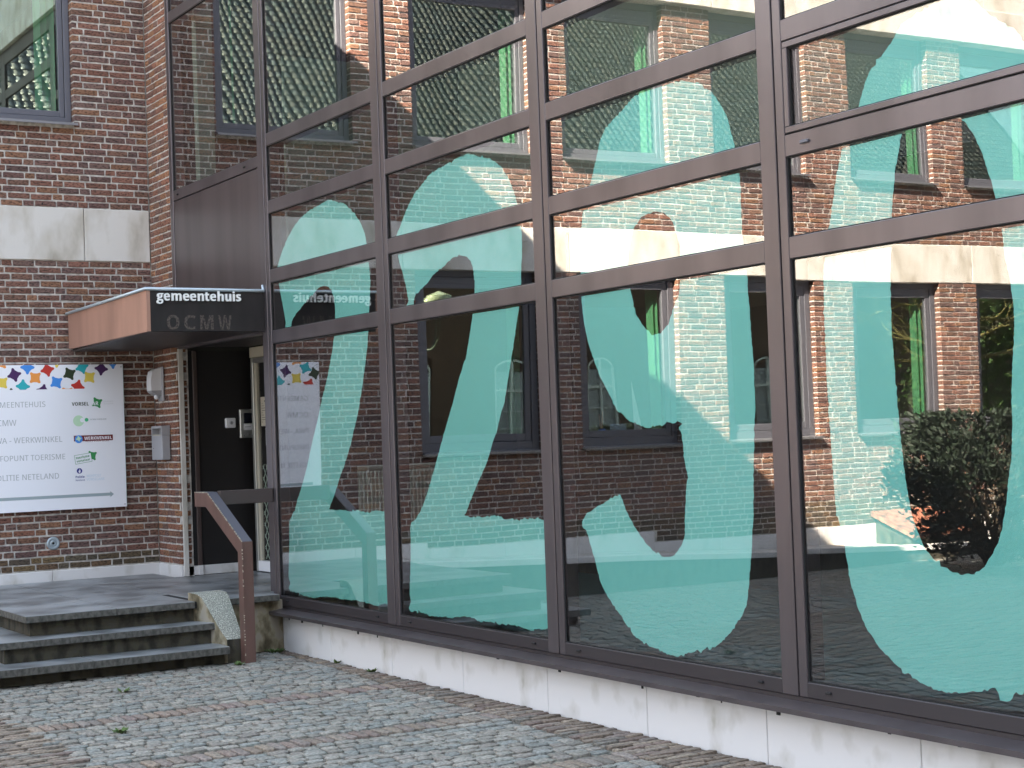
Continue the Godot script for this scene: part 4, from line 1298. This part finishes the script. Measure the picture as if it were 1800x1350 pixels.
func wall_fittings():
	# security lamp on the brick return
	var l := thing("security_lamp", "white outdoor lamp with motion sensor fixed on the brick return", "wall lamp")
	put("back_plate", bx(Vector3(-0.022, 2.03, 0.155), Vector3(-0.004, 2.345, 0.285), 0.004), mats["plastic_grey"], l)
	var mb := MB.new()
	var prof := PackedVector2Array([Vector2(-0.023, 2.13), Vector2(-0.023, 2.335), Vector2(-0.065, 2.33), Vector2(-0.105, 2.305), Vector2(-0.118, 2.25), Vector2(-0.122, 2.19), Vector2(-0.12, 2.13)])
	mb.plate(prof, Transform3D(Basis(), Vector3(0, 0, 0.135)), 0.125)
	put("diffuser", mb.mesh(), mats["plastic_white"], l)
	mb = MB.new()
	mb.plate(PackedVector2Array([Vector2(-0.023, 2.129), Vector2(-0.12, 2.129), Vector2(-0.112, 2.112), Vector2(-0.06, 2.082), Vector2(-0.023, 2.075)]), Transform3D(Basis(), Vector3(0, 0, 0.139)), 0.117)
	put("base", mb.mesh(), mats["plastic_grey"], l)
	mb = MB.new()
	mb.lathe([Vector2(0, -0.022), Vector2(0.012, -0.018), Vector2(0.02, -0.008), Vector2(0.022, 0.006), Vector2(0.018, 0.02), Vector2(0, 0.022)], 14, Transform3D(Basis(), Vector3(-0.055, 2.068, 0.2)))
	put("sensor", mb.mesh(), mats["plastic_white"], l)
	var a := thing("ashtray_box", "grey metal wall ashtray with open top slot on the brick return", "ashtray")
	mb = MB.new()
	mb.cbox(Vector3(-0.085, 1.492, 0.12), Vector3(-0.006, 1.715, 0.40), 0.005)
	mb.cbox(Vector3(-0.012, 1.715, 0.12), Vector3(-0.005, 1.805, 0.40), 0.002)
	mb.cbox(Vector3(-0.085, 1.715, 0.385), Vector3(-0.0125, 1.80, 0.40), 0.002)
	mb.cbox(Vector3(-0.085, 1.715, 0.12), Vector3(-0.0125, 1.80, 0.135), 0.002)
	mb.cbox(Vector3(-0.086, 1.78, 0.1355), Vector3(-0.0125, 1.803, 0.3845), 0.002)
	put("body", mb.mesh(), mats["plastic_grey"], a)
	put("ash_tray", bx(Vector3(-0.08, 1.716, 0.136), Vector3(-0.013, 1.725, 0.384)), mats["cream"], a)
	put("lock", round_mesh(0.004, 0.003), mats["ink"], a, Transform3D(Basis(Vector3.BACK, PI / 2), Vector3(-0.085, 1.6, 0.17)))
	var d := thing("wall_vent", "round grey metal vent cap set low in the brick wall under the sign", "vent cap")
	mb = MB.new()
	var xf := Transform3D(Basis(Vector3.RIGHT, PI / 2), Vector3(-0.986, 0.781, -0.002))
	mb.lathe([Vector2(0.06, 0), Vector2(0.058, 0.012), Vector2(0.05, 0.018), Vector2(0.036, 0.013), Vector2(0.026, 0.008), Vector2(0.024, 0.014), Vector2(0.014, 0.016), Vector2(0.012, 0.008), Vector2(0, 0.008)], 24, xf)
	put("cap", mb.mesh(), mats["zinc"], d)
	put("opening", round_mesh(0.011, 0.002), mats["rubber"], d, Transform3D(xf.basis, Vector3(-0.986, 0.781, 0.008)))
	# things on the inner ledge of a ground-floor window
	var cup := thing("blue_mug", "blue mug with brushes standing on the inner window ledge", "mug", Vector3(-5.17, 1.54, -0.24))
	mb = MB.new()
	mb.lathe([Vector2(0, 0), Vector2(0.04, 0), Vector2(0.042, 0.10), Vector2(0.037, 0.10), Vector2(0.035, 0.01), Vector2(0, 0.01)], 14, Transform3D())
	put("cup", mb.mesh(), mat("mug_blue", lin(0.02, 0.10, 0.5), 0.4), cup)
	mb = MB.new()
	mb.tube([Vector3(0.0, 0.02, 0), Vector3(-0.01, 0.3, 0.01)], [0.008, 0.006], 6)
	mb.tube([Vector3(0.01, 0.02, 0), Vector3(0.02, 0.26, -0.01)], [0.006, 0.005], 6)
	put("brush", mb.mesh(), mat("brush_orange", lin(0.5, 0.14, 0.04), 0.6), cup)
	var card := thing("white_card", "tall pointed white card leaning behind the window glass", "card", Vector3(-5.62, 1.54, -0.22))
	mb = MB.new()
	mb.plate(PackedVector2Array([Vector2(-0.10, 0.0), Vector2(0.02, 0.0), Vector2(0.03, 0.62)]), Transform3D(Basis(Vector3.UP, 0.2), Vector3()), 0.002)
	put("sheet", mb.mesh(), mats["plastic_white"], card)
	var ph := thing("picture_card", "small blue and white picture card on the inner window ledge", "picture", Vector3(-5.38, 1.54, -0.23))
	put("sheet", bx(Vector3(-0.11, 0, 0), Vector3(0.11, 0.15, 0.003)), tri(mat("picture", lin(0.4, 0.55, 0.75), 0.5), noise_tex("sky_print", 31, 0.02, 0.4, 1.4, 4), Vector3(4, 4, 4)), ph)

# ---------------------------------------------------------------- ramp along the brick wing, bush, cellar hatch
func ramp_side():
	var r := thing("access_ramp", "pale concrete ramp with bluestone kerb running down along the brick wing", "ramp")
	var y := func(x: float) -> float: return 0.50 + 0.0435 * x
	var x := -2.04
	while x > -11.2:
		var x2 := maxf(x - 1.6, -11.3)
		var mb := MB.new()
		var xf := Transform3D(Basis(), Vector3(0, 0, 0.016))
		mb.plate(PackedVector2Array([Vector2(x2 + 0.002, 0.0), Vector2(x - 0.002, 0.0), Vector2(x - 0.002, minf(0.435, y.call(x))), Vector2(x2 + 0.002, minf(0.435, y.call(x2)))]), xf, 1.0)
		put("ramp_slab", mb.mesh(), mats["concrete"], r)
		mb = MB.new()
		mb.plate(PackedVector2Array([Vector2(x2 + 0.002, maxf(-0.02, y.call(x2) - 0.02)), Vector2(x - 0.002, y.call(x) - 0.02), Vector2(x - 0.002, y.call(x) + 0.035), Vector2(x2 + 0.002, y.call(x2) + 0.035)]), Transform3D(Basis(), Vector3(0, 0, 1.018)), 0.20)
		put("kerb_stone", mb.mesh(), mats["white_stone"], r)
		mb = MB.new()
		mb.plate(PackedVector2Array([Vector2(x2, -0.02), Vector2(x, -0.02), Vector2(x, y.call(x) - 0.021), Vector2(x2, maxf(-0.015, y.call(x2) - 0.021))]), Transform3D(Basis(), Vector3(0, 0, 1.02)), 0.17)
		put("side_wall", mb.mesh(), mats["riser"], r)
		x = x2
	var h := thing("cellar_hatch", "sloping red stone hatch cover low against the sunlit brick wing", "hatch", Vector3(-9.5, 0.0, 0.0))
	var mb := MB.new()
	mb.plate(PackedVector2Array([Vector2(0.03, 0.0), Vector2(0.62, 0.0), Vector2(0.62, 0.14), Vector2(0.03, 0.36)]), Transform3D(Basis(Vector3(0, 0, 1), Vector3(0, 1, 0), Vector3(-1, 0, 0)), Vector3(0.5, 0.08, 0)), 1.0)
	put("base", mb.mesh(), mats["riser"], h)
	mb = MB.new()
	mb.plate(PackedVector2Array([Vector2(0.02, 0.365), Vector2(0.70, 0.118), Vector2(0.72, 0.165), Vector2(0.02, 0.425)]), Transform3D(Basis(Vector3(0, 0, 1), Vector3(0, 1, 0), Vector3(-1, 0, 0)), Vector3(0.56, 0.08, 0)), 1.12)
	put("cover", mb.mesh(), tri(mat("red_stone", lin(0.42, 0.16, 0.10), 0.6), texs["blot"], Vector3(2, 2, 2)), h)

# ---------------------------------------------------------------- what stands across the square and shows in the windows
func opposite():
	var h := thing("opposite_house", "long brick house across the square with a steep dark pantile roof and arched white windows", "house", Vector3(0, 0, 30))
	var bm := tri(mat("far_brick", lin(0.15, 0.085, 0.058), 0.95), noise_tex("far_courses", 33, 0.03, 0.6, 1.2, 4), Vector3(0.6, 2.0, 0.6))
	var arches := [-12.0, -15.2, -18.9, -22.4, -25.9, -29.4, -33.0, -36.6]
	var mb := MB.new()
	var x := -4.0
	for a in arches:
		mb.box(Vector3(a + 0.62, 0, 0), Vector3(x, 8.0, 0.4))
		x = a - 0.62
		mb.box(Vector3(a - 0.62, 0, 0.001), Vector3(a + 0.62, 1.2, 0.4))
		mb.box(Vector3(a - 0.62, 4.05, 0.001), Vector3(a + 0.62, 8.0, 0.4))
	mb.box(Vector3(-52, 0, 0), Vector3(x, 8.0, 0.4))
	mb.box(Vector3(-52, 0, 8.5), Vector3(-4, 8.0, 9.0))
	put("wall", mb.mesh(), bm, h)
	put("floor", bx(Vector3(-52, -0.1, 0.41), Vector3(-4, 0.2, 8.49)), mats["room_dark"], h)
	put("ceiling", bx(Vector3(-52, 7.6, 0.41), Vector3(-4, 7.9, 8.49)), mats["room_dark"], h)
	put("gable", bx(Vector3(-4.0, 0, 0.41), Vector3(-3.7, 8.0, 9.0)), bm, h)
	put("gable", bx(Vector3(-52.3, 0, 0.41), Vector3(-52.0, 8.0, 9.0)), bm, h)
	put("eaves_gutter", bx(Vector3(-52, 7.85, -0.5), Vector3(-3.7, 8.02, -0.02)), mats["window_frame"], h)
	for a in arches:
		arched_window(h, a)
	# roof: pantiles in rows, joined
	var pitch := deg_to_rad(48.0)
	var tile := pantile()
	var xs := []
	var cs := []
	var up := Vector3(0, sin(pitch), cos(pitch))
	var nrm := Vector3(0, cos(pitch), -sin(pitch))
	var dark := [Color(0.13, 0.127, 0.123), Color(0.11, 0.114, 0.117), Color(0.15, 0.136, 0.127), Color(0.13, 0.133, 0.137), Color(0.156, 0.146, 0.137)]
	for row in 66:
		for k in 172:
			var o := Vector3(-3.8 - 0.28 * k, 7.95, -0.45) + up * (0.33 * row)
			xs.append(Transform3D(Basis(Vector3(1, 0, 0), nrm, -up).rotated(Vector3.RIGHT, 0.0), o + nrm * 0.02))
			cs.append(dark[rng.randi() % dark.size()] * rng.randf_range(0.8, 1.2))
	var rt := mat("roof_tile", Color(1, 1, 1), 0.42)
	rt.vertex_color_use_as_albedo = true
	many("roof_tiles", tile, rt, xs, cs, h)
	mb = MB.new()
	mb.flat()
	var e0 := Vector3(0, 7.9, -0.42)
	var e1 := e0 + up * 21.5
	mb.quad(Vector3(-3.7, e0.y, e0.z), Vector3(-52.3, e0.y, e0.z), Vector3(-52.3, e1.y, e1.z), Vector3(-3.7, e1.y, e1.z))
	mb.quad(Vector3(-52.3, e0.y, 9.4), Vector3(-3.7, e0.y, 9.4), Vector3(-3.7, e1.y, e1.z), Vector3(-52.3, e1.y, e1.z))
	put("roof", mb.mesh(), mats["rubber"], h)
	# street lamp with four glass bells
	var l := thing("street_lamp", "dark green street lamp with four glass bells on curved arms", "street lamp", Vector3(-8.33, 0, 10.0))
	var lp := mat("lamp_green", lin(0.07, 0.08, 0.055), 0.5)
	mb = MB.new()
	mb.lathe([Vector2(0.13, 0), Vector2(0.13, 0.5), Vector2(0.09, 0.62), Vector2(0.075, 2.55), Vector2(0.095, 2.6), Vector2(0.05, 2.72), Vector2(0.045, 3.35), Vector2(0.06, 3.4), Vector2(0.02, 3.9), Vector2(0, 3.95)], 14, Transform3D())
	put("pole", mb.mesh(), lp, l)
	var gm := mat("bell_glass", lin(0.5, 0.5, 0.33), 0.08, 0.0, 0.8)
	for k in 4:
		var q := Basis(Vector3.UP, TAU * k / 4.0 + 0.4)
		mb = MB.new()
		var path := []
		var rad := []
		for i in 9:
			var t := i / 8.0
			path.append(q * Vector3(0.04 + 0.42 * sin(t * PI / 2), 3.15 - 0.12 * sin(t * PI) + 0.55 * t * t, 0))
			rad.append(0.016)
		mb.tube(path, rad, 7)
		mb.lathe([Vector2(0.05, 0), Vector2(0.055, 0.08), Vector2(0.03, 0.1)], 12, Transform3D(Basis(), q * Vector3(0.46, 3.68, 0)))
		put("arm", mb.mesh(), lp, l)
		mb = MB.new()
		mb.lathe([Vector2(0.03, 0.0), Vector2(0.12, 0.05), Vector2(0.18, 0.14), Vector2(0.2, 0.26), Vector2(0.19, 0.262), Vector2(0.05, 0.32), Vector2(0, 0.34)], 18, Transform3D(Basis(), q * Vector3(0.46, 3.76, 0)))
		put("glass_bell", mb.mesh(), gm, l)

func arched_window(h: Node3D, a: float):
	var o := node("window", h)
	var wm: Material = mat("white_paint", lin(0.75, 0.75, 0.73), 0.5)
	var mb := MB.new()
	for sx in [-0.6, 0.53, -0.035]:
		mb.box(Vector3(a + sx, 1.22, 0.08), Vector3(a + sx + 0.07, 4.0 if absf(sx + 0.035) < 0.01 else 3.62, 0.16))
	for y in [1.22, 2.95]:
		mb.box(Vector3(a - 0.53, y, 0.079), Vector3(a + 0.53, y + 0.09, 0.159))
	for y in [1.75, 2.3]:
		mb.box(Vector3(a - 0.53, y, 0.09), Vector3(a + 0.53, y + 0.03, 0.15))
	for k in 10:
		var t0 := PI * k / 10.0
		var t1 := PI * (k + 1) / 10.0
		mb.quad(Vector3(a + 0.6 * cos(t0), 3.6 + 0.4 * sin(t0), 0.08), Vector3(a + 0.6 * cos(t1), 3.6 + 0.4 * sin(t1), 0.08), Vector3(a + 0.53 * cos(t1), 3.6 + 0.33 * sin(t1), 0.08), Vector3(a + 0.53 * cos(t0), 3.6 + 0.33 * sin(t0), 0.08))
	put("frame", mb.mesh(), wm, o)
	put("lintel", bx(Vector3(a - 0.62, 3.62, 0.162), Vector3(a + 0.62, 4.06, 0.3)), mats["far_brick"], o)
	put("net_curtain", bx(Vector3(a - 0.55, 1.25, 0.2), Vector3(a + 0.55, 3.6, 0.21)), mats["plastic_grey"], o)
	put("sill", bx(Vector3(a - 0.7, 1.12, -0.08), Vector3(a + 0.7, 1.2, 0.08)), mats["bluestone_shade_edge"], o)

func pantile() -> ArrayMesh:
	# local x across, y out of the roof, z down the slope: a barrel with a rounded lower end beside a flat channel
	var mb := MB.new()
	mb.soft()
	var rows := []
	var n := 8
	for r in [[-0.28, -0.005], [0.06, 0.045], [0.12, 0.045], [0.15, 0.02]]:
		var row := []
		for k in n + 1:
			var t := k / float(n)
			var s := sin(t * PI)
			row.append(Vector3(-0.11 + 0.22 * t, 0.012 + (0.06 * s + r[1]) , r[0] - (0.07 * pow(2.0 * t - 1.0, 2) if r[0] > 0.0 else 0.0)))
		rows.append(row)
	var low := []
	for k in n + 1:
		low.append(Vector3(rows[3][k].x, -0.03, rows[3][k].z - 0.03))
	rows.append(low)
	for i in rows.size() - 1:
		for k in n:
			mb.quad(rows[i][k], rows[i + 1][k], rows[i + 1][k + 1], rows[i][k + 1])
	mb.flat()
	mb.quad(Vector3(0.09, 0.0, -0.28), Vector3(0.09, 0.012, 0.07), Vector3(0.19, 0.012, 0.07), Vector3(0.19, 0.0, -0.28))
	return mb.mesh()

# ---------------------------------------------------------------- bush, trees
func leaf_mesh(l: float, w: float) -> ArrayMesh:
	var mb := MB.new()
	mb.flat()
	mb.quad(Vector3(0, 0, 0), Vector3(w, 0.02 * l, l * 0.5), Vector3(0, 0.1 * l, l), Vector3(-w, 0.02 * l, l * 0.5))
	return mb.mesh()

func greenery():
	var b := thing("yew_bush", "dark trimmed evergreen bush standing before the brick wing", "bush", Vector3(-8.0, 0, 2.75))
	var lm := mat("yew_leaf", Color(1, 1, 1), 0.7)
	lm.vertex_color_use_as_albedo = true
	var xs := []
	var cs := []
	var stems := MB.new()
	for k in 330:
		var a := rng.randf() * TAU
		var u := rng.randf_range(0.05, 1.0)
		var hgt := 0.12 + 1.5 * u
		var rad := (0.88 + 0.10 * sin(a * 3.0 + u * 5.0)) * (0.62 + 0.38 * sin(minf(1.0, u * 1.35) * PI * 0.72)) * pow(rng.randf(), 0.28)
		var base := Vector3(0.08 * cos(a * 7), 0.05, 0.08 * sin(a * 7))
		var tip := Vector3(cos(a) * rad, hgt, sin(a) * rad)
		if k % 5 == 0: stems.tube([base, base.lerp(tip, 0.5) + Vector3(0, 0.12, 0), tip], [0.016, 0.010, 0.003], 5)
		for i in (80 if u > 0.45 else 34):
			var dir := Vector3(cos(a), 0.45, sin(a)).normalized()
			var o := tip + Vector3(rng.randfn(0, 0.075), rng.randfn(0, 0.07), rng.randfn(0, 0.075)) 
			o.y = clampf(o.y, 0.04, 1.64 + 0.02 * sin(o.x * 9))
			var d := (dir + Vector3(rng.randf_range(-1, 1), rng.randf_range(-0.7, 1), rng.randf_range(-1, 1)) * 0.9).normalized()
			var bs := Basis.looking_at(-d, Vector3(0.1, 1, 0.2)).rotated(d, rng.randf() * TAU)
			xs.append(Transform3D(bs.scaled(Vector3.ONE * rng.randf_range(0.7, 1.3)), o))
			var g := rng.randf_range(0.6, 1.2)
			cs.append(Color(0.014 * g, 0.026 * g, 0.014 * g))
	put("stems", stems.mesh(), mat("bark", lin(0.10, 0.075, 0.05), 0.9), b)
	many("foliage", leaf_mesh(0.075, 0.016), lm, xs, cs, b)
	# bare tree
	var t := thing("bare_tree", "bare tree with lichen-yellow branches standing in the square", "tree", Vector3(-19.6, 0, 8.0))
	var mb := MB.new()
	mb.tube([Vector3(0, 0, 0), Vector3(0.05, 1.2, 0), Vector3(-0.03, 2.6, 0.05), Vector3(0.1, 4.6, 0.1)], [0.2, 0.16, 0.14, 0.06], 9)
	var bk := tri(mat("lichen_bark", lin(0.30, 0.22, 0.08), 0.9), texs["grain"], Vector3(2, 2, 2))
	put("trunk", mb.mesh(), bk, t)
	mb = MB.new()
	for k in 16:
		var h0 := rng.randf_range(2.3, 4.4)
		var a := PI * 0.0 + rng.randf() * TAU
		if k < 6: a = rng.randf_range(-0.5, 0.5)
		branch(mb, Vector3(0, h0, 0.05), Vector3(cos(a), rng.randf_range(-0.15, 0.4), sin(a)).normalized(), rng.randf_range(1.3, 2.4), 0.05, 3)
	put("branches", mb.mesh(), bk, t)
	# leafy tree and hedge behind
	leafy("ivy_tree", "ivy-covered leafy tree growing beyond the bare tree", "tree", Vector3(-27.0, 0, 14.0), 2.4, 5.2, 9000, Color(0.06, 0.10, 0.02))
	leafy("clipped_hedge", "low clipped hedge under the windows of the house across the square", "hedge", Vector3(-14.5, 0, 27.0), 0.0, 1.5, 5000, Color(0.05, 0.075, 0.02))

func branch(mb: MB, at: Vector3, dir: Vector3, l: float, r: float, depth: int):
	var p := [at]
	var rr := [r]
	var d := dir
	var n := 5
	for i in n:
		d = (d + Vector3(rng.randf_range(-1, 1), rng.randf_range(-0.7, 0.9), rng.randf_range(-1, 1)) * 0.25).normalized()
		p.append(p[-1] + d * l / n)
		rr.append(r * (1.0 - 0.75 * (i + 1) / n))
		if depth > 0 and i > 0 and rng.randf() < 0.85:
			var s := (d + Vector3(rng.randf_range(-1, 1), rng.randf_range(-0.8, 1), rng.randf_range(-1, 1)) * 0.9).normalized()
			branch(mb, p[-1], s, l * rng.randf_range(0.4, 0.62), rr[-1] * 0.75, depth - 1)
	mb.tube(p, rr, 5, false)

func leafy(n: String, label: String, cat: String, at: Vector3, radius: float, height: float, count: int, c: Color):
	var o := thing(n, label, cat, at)
	var xs := []
	var cs := []
	for i in count:
		var p := Vector3()
		if radius > 0.0:
			var d := Vector3(rng.randfn(), rng.randfn(), rng.randfn()).normalized() * pow(rng.randf(), 0.4)
			p = Vector3(d.x * radius, height * 0.52 + d.y * height * 0.5, d.z * radius) * (1.0 + 0.12 * sin(d.x * 9 + d.y * 7))
			p.y = maxf(p.y, 0.1)
		else:
			p = Vector3(rng.randf_range(-7, 7), rng.randf() * height, rng.randf_range(-0.5, 0.5))
		var d2 := Vector3(rng.randf_range(-1, 1), rng.randf_range(-0.6, 1), rng.randf_range(-1, 1)).normalized()
		xs.append(Transform3D(Basis.looking_at(d2, Vector3(0.1, 1, 0.3)).scaled(Vector3.ONE * rng.randf_range(0.7, 1.5)), p))
		var g := rng.randf_range(0.5, 1.5)
		cs.append(Color(c.r * g, c.g * g, c.b * g))
	var mb := MB.new()
	if radius > 0.0:
		mb.tube([Vector3(0, 0, 0), Vector3(0.1, height * 0.4, 0), Vector3(0, height * 0.8, 0)], [0.2, 0.15, 0.05], 8)
	else:
		for k in 14: mb.tube([Vector3(-6.5 + k, 0, 0), Vector3(-6.4 + k, height * 0.7, 0)], [0.04, 0.015], 5)
	put("trunk", mb.mesh(), mats["bark"], o)
	many("foliage", leaf_mesh(0.16, 0.05), mats["yew_leaf"], xs, cs, o)
